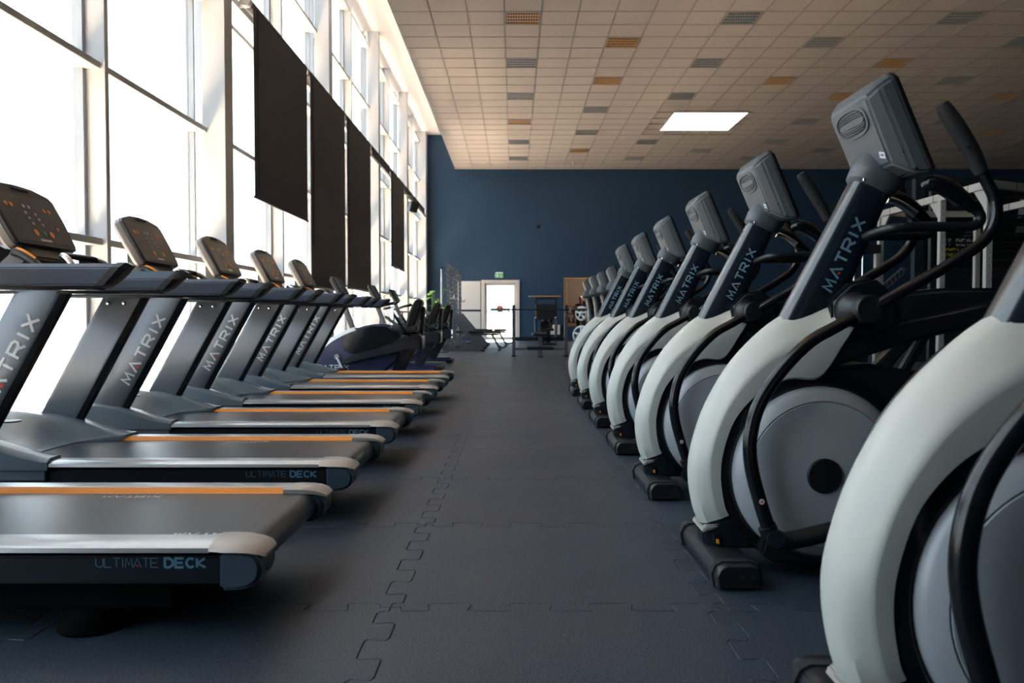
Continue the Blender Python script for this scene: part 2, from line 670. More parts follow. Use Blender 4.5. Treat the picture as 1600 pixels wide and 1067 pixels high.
# recessed louvre luminaires (switched off)
WARM_REFLECTION = {(0, 0), (3, 2), (3, 6), (9, 6), (12, 4), (12, 8), (15, 10), (18, 8), (21, 14), (9, 16), (3, 18), (0, 12)}  # lights whose louvres carry the painted orange reflection
fr = MB()
for a, b_, c_, d_ in ((0.0, CT, 0.0, 0.03), (0.0, CT, CT - 0.03, CT), (0.0, 0.03, 0.03, CT - 0.03), (CT - 0.03, CT, 0.03, CT - 0.03)):
    fr.box(a + 0.004, b_ - 0.004, c_ + 0.004, d_ - 0.004, -0.006, 0.028)
fr_me = fr.mesh('frame', 'ceiling_grid')
bk_me = MB().box(0.02, CT - 0.02, 0.02, CT - 0.02, 0.0255, 0.029).mesh('reflector', 'louvre_back')
lv = MB()
for k in range(5):
    yc = 0.03 + (CT - 0.06) * (k + 0.0) / 4
    lv.box(0.03, CT - 0.03, yc - 0.020, yc + 0.020, -0.002, 0.004)
for q in range(13):
    xc = 0.05 + (CT - 0.1) * q / 12
    lv.box(xc - 0.005, xc + 0.005, 0.03, CT - 0.03, 0.004, 0.014)
lv_c = lv.mesh('louvre', 'louvre_cool', fix=False)
lv_w = lv.mesh('louvre', 'louvre_warm_reflection', fix=False)
n_lum = 0
for (i, j), (ci, k) in lights.items():
    x, y = CX0 + i * CT, CY0 + j * CT
    if y < 10 or x > 0.66 * y + 1:
        kind = 'unseen'
        # out of the photograph's view: the plain tile takes its place
        o = bpy.data.objects.new('ceiling_tile', ctile_me)
        col.objects.link(o)
        o.parent = ce
        o.location = (x, y, 0)
        continue
    warm = (i, j) in WARM_REFLECTION
    ordn = ['nearest', 'second', 'third', 'fourth', 'fifth', 'sixth', 'seventh', 'eighth', 'ninth'][j // 4] if j >= 0 else ('outermost front' if j < -2 else 'front')
    cordn = ['first', 'second', 'third', 'fourth', 'fifth', 'sixth', 'seventh', 'eighth', 'ninth', 'tenth'][ci]
    t = thing('ceiling_light', 'square %s louvre ceiling light, %s along in the %s row from the windows' % ('warm-reflecting' if warm else 'grey', ordn, cordn),
              'ceiling light', (x, y, CEIL), 'recessed louvre ceiling lights')
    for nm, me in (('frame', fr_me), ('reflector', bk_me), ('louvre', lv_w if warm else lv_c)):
        o = bpy.data.objects.new(nm, me)
        col.objects.link(o)
        o.parent = t
    n_lum += 1

# skylight panel
t = thing('skylight', 'large glowing white rectangular light panel in the dark ceiling', 'skylight', (SKY[0], SKY[2], CEIL))
sw, sl = SKY[1] - SKY[0], SKY[3] - SKY[2]
MB().box(0.02, sw - 0.02, 0.02, sl - 0.02, -0.010, 0.0).build('diffuser', 'skylight_diffuser', t)
f = MB()
for a, b_, c_, d_ in ((0, sw, 0, 0.02), (0, sw, sl - 0.02, sl), (0, 0.02, 0.02, sl - 0.02), (sw - 0.02, sw, 0.02, sl - 0.02)):
    f.box(a, b_, c_, d_, -0.014, 0.03)
f.build('frame', 'ceiling_grid', t)
for i_, (sx, sy) in enumerate(((-0.83 + 0.0, 27.6), (2.0, 27.5))):
    t = thing('smoke_detector', ['small round ceiling sensor nearer the windows by the end wall', 'small round ceiling sensor over the exit door side, farther from the windows'][i_],
              'sensor', (sx, sy, CEIL))
    MB().lathe([(0.07, 0.003), (0.075, -0.01), (0.06, -0.03)], (0, 0, 0), n=16).build('base', 'white_paint', t)
    MB().lathe([(0.04, -0.03), (0.035, -0.05), (0.01, -0.055)], (0, 0, 0), n=16).build('dome', 'white_paint', t)

# window front: columns, posts, transoms, panes
COLS = [8.6 + 4.88 * k for k in range(-2, 4)]
MULL = [6.40 + 4.88 * k for k in range(-1, 5)]
structure(MB().box(-3.40, -3.20, BACK_Y, -1.0, -0.02, HIGH).build('wall_left_blocker', 'navy_wall'), 'unseen solid wall added beside the camera to block window light')  # unseen wall, added to keep window light off the near machines
ti = 2
for y in COLS:
    o = MB().box(-3.24, -3.0, y, y + 0.24, -0.02, HIGH).build('trim_%d' % ti, 'frame_white', bevel=0.004, seg=1)
    structure(o, 'white structural column in the glass front')
    ti += 1
o = MB().box(-3.40, -3.0, 28.2, WALL_Y + 0.05, -0.02, HIGH).build('trim_%d' % ti, 'frame_white')
structure(o, 'white end column beside the navy wall')
ti += 1
for y in MULL:
    o = MB().box(-3.33, -3.16, y, y + 0.06, -0.02, HIGH).build('trim_%d' % ti, 'frame_white', bevel=0.003, seg=1)
    structure(o, 'slender white window post')
    ti += 1
posts = sorted([(y, y + 0.24) for y in COLS] + [(y, y + 0.06) for y in MULL] + [(28.2, 28.7)])
TZ = [0.03, 1.41, 2.77, 4.12, 5.46, 6.80]
for n, (pa, pb) in enumerate(zip(posts[:-1], posts[1:])):
    y0, y1 = pa[1], pb[0]
    if y1 - y0 < 0.3:
        continue
    wdw = thing('window_%d' % (n + 1), 'tall bay of glass panes between white posts', 'window', (GLASS_X, y0, 0))
    del wdw['category']
    wdw['kind'] = 'structure'
    L = y1 - y0
    jm = MB()
    jm.box(-0.03, 0.05, -0.001, 0.045, 0, HIGH).box(-0.03, 0.05, L - 0.045, L + 0.001, 0, HIGH)
    jm.build('window_frame', 'window_aluminium', wdw)
    for k, z in enumerate(TZ):
        MB().box(-0.03, 0.165, 0.0, L, z, z + 0.055).build('transom', 'frame_white', wdw, bevel=0.004, seg=1)
    tops = TZ[1:] + [HIGH]
    for k, z in enumerate(TZ):
        MB().box(-0.012, -0.002, 0.045, L - 0.045, z + 0.055, tops[k]).build('pane', 'window_glass', wdw)

# portal for the sky light that comes through the glass front (sampling aid, gives no light of its own)
pd = bpy.data.lights.new('window_portal', 'AREA')
pd.shape = 'RECTANGLE'
pd.size = 7.1
pd.size_y = 29.9
pd.cycles.is_portal = True
po = bpy.data.objects.new('window_portal', pd)
col.objects.link(po)
po.location = (GLASS_X - 0.08, 13.7, 3.6)
po.rotation_euler = (0, math.radians(-90), 0)

# exit door with glass leaf
d = thing('door_1', 'glazed exit door in pale frame, bright daylight behind', 'door', ((DX0 + DX1) / 2, WALL_Y, 0))
del d['category']
d['kind'] = 'structure'
hw = (DX1 - DX0) / 2
f = MB()
f.box(-hw - 0.07, -hw + 0.05, -0.05, 0.27, 0, DZ + 0.06)
f.box(hw - 0.05, hw + 0.07, -0.05, 0.27, 0, DZ + 0.06)
f.box(-hw + 0.05, hw - 0.05, -0.05, 0.27, DZ - 0.05, DZ + 0.06)
f.build('door_frame', 'door_frame', d, bevel=0.004, seg=1)
f = MB()
f.box(-hw + 0.05, -hw + 0.13, 0.05, 0.11, 0.02, DZ - 0.05).box(hw - 0.13, hw - 0.05, 0.05, 0.11, 0.02, DZ - 0.05)
f.box(-hw + 0.13, hw - 0.13, 0.05, 0.11, 0.02, 0.14).box(-hw + 0.13, hw - 0.13, 0.05, 0.11, DZ - 0.13, DZ - 0.05)
lf = f.build('door_leaf', 'door_frame', d)
MB().box(-hw + 0.13, hw - 0.13, 0.075, 0.085, 0.14, DZ - 0.13).build('pane', 'window_glass', d)
MB().box(-hw + 0.13, hw - 0.13, 0.03, 0.05, 1.0, 1.03).build('push_bar', 'steel_grey', d)
stk = MB().lathe([(0.12, 0.0), (0.12, -0.002)], (-0.02, 0.074, 1.12), 'Y', n=24).build('sticker', 'red_print', d)

# exit sign
t = thing('exit_sign', 'green and white escape route sign above the door', 'sign', (-0.50, WALL_Y, 2.20))
MB().box(-0.13, 0.13, -0.06, 0.0, 0.0, 0.19).build('housing', 'sign_white', t, bevel=0.006)
MB().box(-0.12, 0.12, -0.063, -0.060, 0.012, 0.150).build('panel', 'sign_green', t)
pg = MB()
MB().box(-0.085, -0.03, -0.065, -0.063, 0.03, 0.12).build('pictogram_door', 'sign_white', t)
pg.prism([(0.03, 0.03), (0.045, 0.03), (0.055, 0.055), (0.068, 0.03), (0.085, 0.03), (0.07, 0.07), (0.085, 0.085), (0.066, 0.092), (0.066, 0.115), (0.046, 0.115), (0.046, 0.095), (0.03, 0.08), (0.045, 0.07)], -0.065, -0.063)
pg.build('pictogram_runner', 'sign_white', t)

# white boards beside the door
t = thing('wall_board', 'pair of plain white boards on the navy wall left of door', 'board', (-1.58, WALL_Y, 0))
MB().box(-0.45, 0.42, -0.03, 0.0, 1.09, 2.08).build('panel', 'white_paint', t)
MB().box(-0.45, 0.42, -0.03, 0.0, 0.18, 1.02).build('panel', 'white_paint', t)
MB().box(-0.47, 0.44, -0.035, 0.0, 1.025, 1.085).build('rail', 'dark_metal', t)
# small wall box right of the machines
t = thing('wall_cabinet', 'small white wall cabinet low on the navy wall', 'cabinet', (1.42, WALL_Y, 0.22))
MB().box(-0.2, 0.2, -0.2, 0, 0, 0.34).build('body', 'door_frame', t, bevel=0.006)
MB().box(-0.19, 0.19, -0.215, -0.2, 0.01, 0.33).build('door', 'white_paint', t, bevel=0.004)
o = MB().box(-0.25, -0.21, -0.14, -0.1, 0.12, 0.15).box(-0.21, -0.2, -0.13, -0.11, 0.12, 0.15).build('handle', 'dark_metal', t)
t = thing('wall_sensor', 'tiny dark camera dome on the navy wall', 'camera', (0.85, WALL_Y, 3.98))
MB().lathe([(0.05, 0.0), (0.06, -0.04), (0.05, -0.08), (0.02, -0.1)], (0, 0, 0), 'Y', n=14).build('dome', 'black_plastic', t)
MB().box(-0.04, 0.04, -0.02, 0, -0.06, 0.06).build('bracket', 'dark_metal', t)

# bar niche behind the opening in the far wall
nb = MB()
nb.box(1.2, 5.2, 32.5, 32.6, 0, 2.6).box(1.2, 1.3, WALL_Y + 0.25, 32.5, 0, 2.6).box(5.1, 5.2, WALL_Y + 0.25, 32.5, 0, 2.6)
nb.box(1.2, 5.2, WALL_Y + 0.25, 32.6, 2.6, 2.7)
structure(nb.build('wall_niche', 'bar_brown'), 'brown back wall of the bar room')
f = MB()
f.box(BX0, BX1, -0.03 + WALL_Y, WALL_Y + 0.26, BZ1 - 0.04, BZ1).box(BX0 + 0.10, BX0 + 0.14, WALL_Y + 0.05, WALL_Y + 0.1, BZ0, BZ1 - 0.04)
structure(f.build('trim_%d' % ti, 'wood_gold'), 'pale wooden lining of the bar opening')
ti += 1
lp = thing('pendant_lamp', 'warm lamp hanging in the bar room behind the opening', 'lamp', (2.9, 30.6, 2.2))
MB().lathe([(0.02, 0.4), (0.02, 0.12), (0.16, 0.0), (0.15, 0.0), (0.02, 0.1)], (0, 0, 0), n=18).build('shade', 'dark_metal', lp)
MB().lathe([(0.01, 0.07), (0.05, 0.02), (0.01, -0.03)], (0, 0, 0), n=14).build('bulb', mat('bulb_glow', (255, 220, 170), 0.5, emit=((255, 210, 150), 6.0)), lp)
ld = bpy.data.lights.new('pendant_light', 'POINT')
ld.energy = 90
ld.color = (1.0, 0.84, 0.68)
ld.shadow_soft_size = 0.06
lo = bpy.data.objects.new('pendant_light', ld)
col.objects.link(lo)
lo.parent = lp
lo.location = (0, 0, -0.1)

# ================================================================== TREADMILLS
OX = -1.75      # world x of a treadmill's base point


def make_treadmill():
    root = thing('treadmill', '', 'treadmill', (OX, 0, 0), 'row of treadmills along the windows')
    K = dict(org=(OX, 0, 0))

    def B(mb, name, m, parent=root, **kw):
        kw.update(K)
        return mb.build(name, m, parent, **kw)

    # deck body (dark skirt)
    mb = MB()
    mb.prism([(-2.74, 0.07), (-1.9, 0.07), (-1.75, 0.15), (-0.774, 0.15), (-0.774, 0.225), (-2.74, 0.225)], -0.40, 0.40)
    B(mb, 'deck_frame', 'skirt_blue_black', bevel=0.006)
    B(MB().box(-1.85, -0.92, -0.35, 0.35, 0.065, 0.152), 'under_frame_shade', 'shade_black', bevel=0.006)  # box added below the deck, blackened to stand in for shade
    # feet
    for y in (-0.30, 0.30):
        mb = MB()
        mb.lathe([(0.085, 0.0), (0.09, 0.010), (0.08, 0.045), (0.05, 0.066)], (-1.17, y, 0), n=24)
        B(mb, 'rear_foot', 'shade_black')  # foot darkened with the same painted shade
        mb = MB().lathe([(0.06, 0.0), (0.06, 0.02), (0.03, 0.03), (0.03, 0.075)], (-2.55, y, 0), n=18)
        B(mb, 'front_foot', 'black_rubber')
    # belt with rear roller curve
    prof = [(-2.2, 0.243), (-0.735, 0.243)]
    for k in range(1, 9):
        a = PI / 2 - PI * k / 8
        prof.append((-0.735 + 0.045 * math.cos(a), 0.198 + 0.045 * math.sin(a)))
    prof += [(-2.2, 0.153)]
    B(MB().prism(prof, -0.282, 0.282), 'running_belt', 'belt_rubber')
    for (xs, y, flip) in ((-1.40, 0.245, 1), (-0.96, -0.235, 1)):
        tb = MB()
        fn = lambda u, v, xs=xs, y=y: Vector((xs + u, y - v, 0.2442))
        text(tb, 'MATRIX', fn, 0.026, 1.15, 0.28, 0.22)
        B(tb, 'belt_print', 'print_white', fix=False)
    # side rails
    for s in (-1, 1):
        sec = [(0.286, 0.226), (0.286, 0.240), (0.314, 0.2605), (0.365, 0.2615), (0.398, 0.2585), (0.412, 0.250), (0.414, 0.238), (0.30, 0.222)]
        rail = MB().loft([[Vector((x, s * y, z)) for y, z in sec] for x in (-2.1, -0.80)])
        ro = B(rail, 'side_rail', 'rail_silver')
        st_ = [(0.2845, 0.2395), (0.2865, 0.2380), (0.3130, 0.2585), (0.3115, 0.2596)]
        B(MB().loft([[Vector((x, s * y, z)) for y, z in st_] for x in (-1.98, -0.805)]), 'grip_strip', 'orange_strip', ro)
        # rear end cap: body and silver top
        body = [Vector((-0.772, 0.242))] + spline([(-0.715, 0.243), (-0.680, 0.236), (-0.664, 0.215), (-0.662, 0.190), (-0.672, 0.163), (-0.70, 0.146), (-0.735, 0.140)], 5) + [Vector((-0.772, 0.140))]
        y0, y1 = sorted((s * 0.288, s * 0.425))
        eb = B(MB().prism([(p.x, p.y) for p in body], y0, y1), 'end_cap_body', 'cap_body', bevel=0.010, seg=3)
        secs = []
        for x, zt, zo, wi, wo in ((-0.802, 0.2630, 0.243, 0.285, 0.418), (-0.765, 0.2640, 0.242, 0.284, 0.426), (-0.725, 0.2620, 0.242, 0.284, 0.428),
                                  (-0.692, 0.2560, 0.240, 0.286, 0.425), (-0.668, 0.2460, 0.234, 0.291, 0.418), (-0.654, 0.2320, 0.226, 0.300, 0.408)):
            secs.append([Vector((x, s * wi, zo)), Vector((x, s * wi, (zt + zo) / 2 + 0.004)), Vector((x, s * (wi + 0.014), zt)), Vector((x, s * (wo - 0.045), zt - 0.001)),
                         Vector((x, s * (wo - 0.012), (zt + zo) / 2 + 0.003)), Vector((x, s * wo, zo)), Vector((x, s * (wo - 0.03), zo - 0.004))])
        B(MB().loft(secs), 'end_cap', 'cap_silver', angle=40)
        B(MB().lathe([(0.012, 0), (0.012, 0.004)], (-0.665, s * 0.36, 0.19), 'X', n=12), 'adjust_hole', 'black_plastic', eb)
        # side lettering
        if s < 0:
            fn = lambda u, v: Vector((-1.105 + u, -0.4008, 0.196 + v))
        else:
            fn = lambda u, v: Vector((-0.82 - u, 0.4008, 0.196 + v))
        tb = MB()
        e, apex = text(tb, 'ULTIMATE', fn, 0.024, 0.80, 0.14, 0.07)
        lt = B(tb, 'side_lettering', 'print_blue', fix=False)
        db = MB()
        dot(db, fn, apex[0][0], apex[0][1], 0.0026)
        B(db, 'logo_dot', 'print_red', lt, fix=False)
        tb = MB()
        text(tb, 'DECK', fn, 0.024, 0.92, 0.26, 0.26, start=e + 0.018)
        B(tb, 'side_lettering', 'print_blue', fix=False)
    # motor hood: height field with two wings reaching back over the rails
    NX, NY = 30, 32
    rings = []

    def sm(t):
        t = max(0, min(1, t))
        return t * t * (3 - 2 * t)
    for i in range(NX + 1):
        ring = []
        for j in range(NY + 1):
            v = -1 + 2 * j / NY
            y = 0.418 * v
            av = abs(v)
            wing = sm((av - 0.58) / 0.14)
            xr = -2.12 + 0.045 * math.cos(v * PI / 1.2) * 0 - 0.02 * (1 - (v / 0.6) ** 2 if av < 0.6 else 0) + wing * 0.20
            x = -2.78 + (xr + 2.78) * i / NX
            t = (x + 2.78) / (xr + 2.78)
            up = sm((x + 2.80) / 0.30)
            crest = 0.405 if av < 0.6 else 0.405 - 0.03 * wing
            endz = 0.247 + 0.026 * wing
            down = sm((-1.92 - x + (0.02 * (1 - wing))) / (0.42)) if True else 0
            base = endz + (crest - endz) * sm((xr - x) / (0.36 + 0.10 * wing)) ** (0.85)
            z = 0.20 + (base - 0.20) * up
            dip = 0.028 * math.exp(-((v) / 0.45) ** 2) * math.sin(PI * max(0, min(1, t)))
            z -= dip
            edge = sm((1 - av) / 0.06)
            z = z - 0.016 * (1 - edge)
            groove = math.exp(-((av - 0.66) / 0.028) ** 2) * 0.010 * sm((x + 2.6) / 0.2)
            z -= groove
            ring.append(Vector((x, y, z)))
        ring = [Vector((ring[0].x, ring[0].y, 0.225))] + ring + [Vector((ring[-1].x, ring[-1].y, 0.225))]
        rings.append(ring)
    hood = MB().loft(rings, caps=False, closed=False)
    n = NY + 3
    hood.f.append(tuple(range(n)))
    # rear lip
    lastr = rings[-1]
    lip = [Vector((p.x + 0.001, p.y, max(0.224, p.z - 0.022))) for p in lastr]
    o = len(hood.v)
    hood.v += [tuple(p) for p in lip]
    b0 = NX * n
    for j in range(n - 1):
        hood.f.append((b0 + j, b0 + j + 1, o + j + 1, o + j))
    ho = B(hood, 'motor_hood', 'hood_grey', angle=50)
    B(MB().box(-2.74, -1.93, -0.412, 0.412, 0.18, 0.226), 'hood_skirt', 'hood_grey', bevel=0.004)
    B(MB().lathe([(0.05, 0.0), (0.05, 0.006), (0.03, 0.008)], (-2.33, 0.0, 0.372), n=18), 'hood_cap', 'black_plastic', ho)
    # uprights, trims, bolts, lettering
    P0, P1 = Vector((-2.345, 0.262)), Vector((-1.945, 0.985))
    ax = (P1 - P0).normalized()
    pr = Vector((ax.y, -ax.x))      # toward the runner
    LEN = (P1 - P0).length
    WID = 0.172

    def bulge(v):
        return 0.012 * (1 - (v / (WID / 2)) ** 2)
    for s in (-1, 1):
        secs = []
        for k in range(2):
            c = P0 + ax * (LEN * k)
            if k == 0:
                zc = 0.29
            ring = []
            m_ = 10
            for q in range(m_ + 1):
                v = -WID / 2 + WID * q / m_
                # horizontal cut at both ends
                p = c + pr * v
                dz = (P0.y if k == 0 else P1.y) - p.y
                p = p + ax * (dz / ax.y)
                ring.append(Vector((p.x, s * (0.388 + bulge(v)), p.y)))
            for q in range(m_ + 1):
                v = WID / 2 - WID * q / m_
                p = c + pr * v
                dz = (P0.y if k == 0 else P1.y) - p.y
                p = p + ax * (dz / ax.y)
                ring.append(Vector((p.x, s * 0.345, p.y)))
            secs.append(ring)
        up = B(MB().loft(secs), 'upright', 'upright_grey', bevel=0.003, seg=1, angle=50)
        tr = []
        for k in range(2):
            c = (P0, P1)[k]
            ring = []
            for v, y in ((WID / 2 - 0.004, 0.343), (WID / 2 - 0.004, 0.389), (WID / 2 + 0.022, 0.384), (WID / 2 + 0.026, 0.366), (WID / 2 + 0.022, 0.348)):
                p = c + pr * v
                dz = (P0.y if k == 0 else P1.y) - p.y
                p = p + ax * (dz / ax.y)
                ring.append(Vector((p.x, s * y, p.y)))
            tr.append(ring)
        B(MB().loft(tr), 'upright_trim', 'black_gloss', up)
        for q in (-0.048, 0.022):
            p = P1 + pr * q
            p = p + ax * ((0.925 - p.y) / ax.y)
            B(MB().lathe([(0.011, 0.0), (0.011, -0.003), (0.005, -0.006)], (p.x, s * 0.345, p.y), 'Y', n=10, sgn=1).xf(
                Matrix.Translation((0, 0, 0)) if s > 0 else Matrix.Identity(4)), 'bolt', 'chrome', up)
        B(MB().prism([(-2.06, 0.975), (-1.84, 0.975), (-1.83, 0.998), (-2.08, 0.998)], s * 0.33 if s > 0 else -0.41, 0.41 if s > 0 else -0.33), 'upright_bracket', 'dark_metal', up, bevel=0.003)
        t0 = P0 + ax * 0.275
        if s < 0:
            fn = lambda u, v: Vector(((t0 + ax * u - pr * (v - 0.062)).x, -(0.3912 + bulge(v - 0.062)), (t0 + ax * u - pr * (v - 0.062)).y))
        else:
            t1 = P0 + ax * 0.70
            fn = lambda u, v: Vector(((t1 - ax * u + pr * (v - 0.0)).x, 0.3912 + bulge(v), (t1 - ax * u + pr * (v - 0.0)).y))
        tb = MB()
        e, apex = text(tb, 'MATRIX', fn, 0.052, 1.12, 0.44, 0.23)
        lg = B(tb, 'logo_lettering', 'print_white', up, fix=False)
        db = MB()
        dot(db, lambda u, v: fn(u, v) + Vector((0, s * 0.0004, 0)), apex[0][0], apex[0][1], 0.0075)
        B(db, 'logo_dot', 'print_red', up, fix=False)
    # handrails
    for s in (-1, 1):
        sec = [(0.392, 0.962), (0.400, 0.972), (0.400, 1.012), (0.378, 1.046), (0.345, 1.046), (0.330, 1.030), (0.330, 0.970), (0.338, 0.962)]

        def xe(z, off=0.0):
            t = (z - 0.962) / 0.084
            return -1.455 + 0.075 * t + off
        hr = MB().loft([[Vector((-2.28, s * y, z)) for y, z in sec], [Vector((xe(z), s * y, z)) for y, z in sec]])
        h = B(hr, 'handrail', 'handrail_blue', bevel=0.004, seg=2, angle=20)
        big = [(0.365 + (y - 0.365) * 1.10, 1.004 + (z - 1.004) * 1.08) for y, z in sec]
        cp = MB().loft([[Vector((xe(z, -0.018), s * y, z)) for y, z in big], [Vector((xe(z, 0.012), s * y, z)) for y, z in big],
                        [Vector((xe(z, 0.035), s * (0.365 + (y - 0.365) * 0.8), 1.006 + (z - 1.006) * 0.8)) for y, z in sec]])
        B(cp, 'handrail_cap', 'black_plastic', h, angle=30)
        B(MB().box(-2.24, -1.46, min(s * 0.336, s * 0.392), max(s * 0.336, s * 0.392), 0.952, 0.963), 'handrail_underside', 'black_gloss', h, bevel=0.003)
    # dashboard between the handrails with cup holders
    mb = MB()
    mb.prism([(-2.30, 0.985), (-1.98, 0.990), (-1.95, 1.005), (-1.96, 1.03), (-2.02, 1.045), (-2.30, 1.06)], -0.335, 0.335)
    da = B(mb, 'dashboard', 'dark_metal', bevel=0.008)
    for s in (-1, 1):
        B(MB().lathe([(0.052, 0.0), (0.060, 0.03), (0.066, 0.034), (0.066, 0.040), (0.056, 0.040), (0.048, 0.008), (0.001, 0.006)], (-2.09, s * 0.235, 1.045), n=24), 'cup_holder', 'black_gloss', da)
        B(MB().tube(spline([(-1.99, s * 0.275, 1.035), (-2.03, s * 0.275, 1.08), (-2.09, s * 0.275, 1.12), (-2.13, s * 0.275, 1.135)], 5), 0.019, 10), 'speed_toggle', 'black_plastic', da)
        B(MB().tube(spline([(-2.035, s * 0.275, 1.100), (-2.075, s * 0.275, 1.128), (-2.115, s * 0.275, 1.145)], 5), 0.0105, 8), 'toggle_pad', 'orange_strip', da)
        B(MB().tube(spline([(-1.955, s * 0.17, 1.01), (-1.93, s * 0.17, 1.06), (-1.955, s * 0.165, 1.105), (-1.99, s * 0.15, 1.125)], 5), 0.016, 10), 'grip_sensor', 'chrome', da)
    B(MB().tube(spline([(-1.99, -0.15, 1.125), (-2.0, -0.1, 1.13), (-2.0, 0.0, 1.13), (-2.0, 0.1, 1.13), (-1.99, 0.15, 1.125)], 5), 0.014, 10), 'grip_bar', 'black_plastic', da)
    mb = MB().loft([[Vector((-2.11, -0.13, 1.055)), Vector((-2.11, 0.13, 1.055)), Vector((-1.985, 0.10, 1.055)), Vector((-1.985, -0.10, 1.055))],
                    [Vector((-2.13, -0.10, 1.085)), Vector((-2.13, 0.10, 1.085)), Vector((-2.02, 0.08, 1.072)), Vector((-2.02, -0.08, 1.072))]])
    B(mb, 'book_tray', 'dark_metal', da, bevel=0.004)
    # console
    c0, c1 = Vector((-2.135, 1.185)), Vector((-2.265, 1.430))     # bottom and top of the face
    ca = (c1 - c0).normalized()
    cn = Vector((ca.y, -ca.x))
    CL = (c1 - c0).length

    def cm(u, v, w):
        p = c0 + ca * v + cn * w
        return Vector((p.x, u, p.y))
    outl = [(-0.235, -0.012), (0.235, -0.012), (0.25, 0.01), (0.262, CL * 0.5), (0.258, CL - 0.02), (0.235, CL + 0.004), (0.12, CL + 0.030), (0.0, CL + 0.036), (-0.12, CL + 0.030),
            (-0.235, CL + 0.004), (-0.258, CL - 0.02), (-0.262, CL * 0.5), (-0.25, 0.01)]
    back = [(u * 0.86, v * 0.92 + 0.008) for u, v in outl]
    mb = MB().loft([[cm(u, v, -0.075) for u, v in back], [cm(u, v, -0.045) for u, v in outl], [cm(u, v, -0.012) for u, v in outl]])
    con = B(mb, 'console', 'console_shell', bevel=0.004, seg=2, angle=40)
    inn = [(u * 0.985, 0.002 + v * 0.985) for u, v in outl]
    B(MB().loft([[cm(u, v, -0.013) for u, v in inn], [cm(u, v, -0.002) for u, v in inn], [cm(u * 0.985, 0.002 + v * 0.985, 0.002) for u, v in inn]]), 'console_bezel', 'black_plastic', con)
    scr = [(-0.225, 0.008), (0.225, 0.008), (0.238, CL * 0.5), (0.235, CL - 0.02), (-0.235, CL - 0.02), (-0.238, CL * 0.5)]
    B(MB().loft([[cm(u, v, 0.0018) for u, v in scr], [cm(u, v, 0.0035) for u, v in scr]]), 'console_panel', 'console_face', con)
    B(MB().loft([[cm(u, v, 0.0018) for u, v in ((-0.07, CL + 0.002), (0.07, CL + 0.002), (0.06, CL + 0.026), (-0.06, CL + 0.026))],
                 [cm(u, v, 0.008) for u, v in ((-0.065, CL + 0.004), (0.065, CL + 0.004), (0.055, CL + 0.022), (-0.055, CL + 0.022))]]), 'fan_grille', 'dark_metal', con)
    for q in range(3):
        B(MB().loft([[cm(u, v, 0.0075) for u, v in ((-0.055, CL + 0.006 + q * 0.005), (0.055, CL + 0.006 + q * 0.005), (0.055, CL + 0.008 + q * 0.005), (-0.055, CL + 0.008 + q * 0.005))],
                     [cm(u, v, 0.0105) for u, v in ((-0.055, CL + 0.006 + q * 0.005), (0.055, CL + 0.006 + q * 0.005), (0.055, CL + 0.008 + q * 0.005), (-0.055, CL + 0.008 + q * 0.005))]]),
          'grille_slat', 'steel_grey', con)
    btn = {}
    spec = [(-0.175, 0.19, 0.012, 'button_orange'), (-0.135, 0.19, 0.012, 'button_orange'), (0.12, 0.19, 0.012, 'button_orange'), (0.16, 0.19, 0.012, 'button_orange'),
            (-0.04, 0.195, 0.010, 'button_white'), (0.0, 0.195, 0.010, 'button_white')]
    for r_ in range(3):
        for q in range(2):
            spec.append((-0.05 + 0.075 * q + 0.008 * r_, 0.160 - 0.027 * r_, 0.008, 'button_white'))
    spec += [(-0.05, 0.058, 0.017, 'button_orange'), (0.015, 0.058, 0.015, 'button_green'), (0.075, 0.058, 0.017, 'button_orange'), (0.155, 0.095, 0.010, 'button_orange')]
    for u, v, r_, mm in spec:
        ring = lambda w, rr: [cm(u + rr * math.cos(2 * PI * k / 12), v + rr * math.sin(2 * PI * k / 12), w) for k in range(12)]
        B(MB().loft([ring(0.0033, r_), ring(0.005, r_), ring(0.006, r_ * 0.8)]), 'button', mm, con)
    B(MB().loft([[cm(u, v, 0.0033) for u, v in ((-0.045, 0.014), (0.045, 0.014), (0.045, 0.028), (-0.045, 0.028))],
                 [cm(u, v, 0.0050) for u, v in ((-0.044, 0.015), (0.044, 0.015), (0.044, 0.027), (-0.044, 0.027))]]), 'name_plate', 'button_white', con)
    tb = MB()
    wd = text_width('MATRIX', 0.007, 1.1, 0.4)
    text(tb, 'MATRIX', lambda u, v: cm(-wd / 2 + u, -0.006 + v, 0.0030), 0.007, 1.1, 0.4, 0.2)
    B(tb, 'console_lettering', 'steel_grey', con, fix=False)
    tb = MB()
    text(tb, '77.77', lambda u, v: cm(-0.11 + u, 0.228 + v, 0.0042), 0.014, 0.6, 0.3, 0.2)
    B(tb, 'led_digits', 'button_green', con, fix=False)
    # mast carrying the console, side arms
    B(MB().loft([[Vector((x, y, 1.04)) for x, y in ((-2.29, -0.25), (-2.16, -0.22), (-2.16, 0.22), (-2.29, 0.25))],
                 [Vector((x, y, 1.12)) for x, y in ((-2.26, -0.19), (-2.12, -0.17), (-2.12, 0.17), (-2.26, 0.19))],
                 [Vector((x, y, 1.235)) for x, y in ((-2.262, -0.19), (-2.19, -0.17), (-2.19, 0.17), (-2.262, 0.19))]]), 'console_mast', 'console_shell', bevel=0.008)
    return root


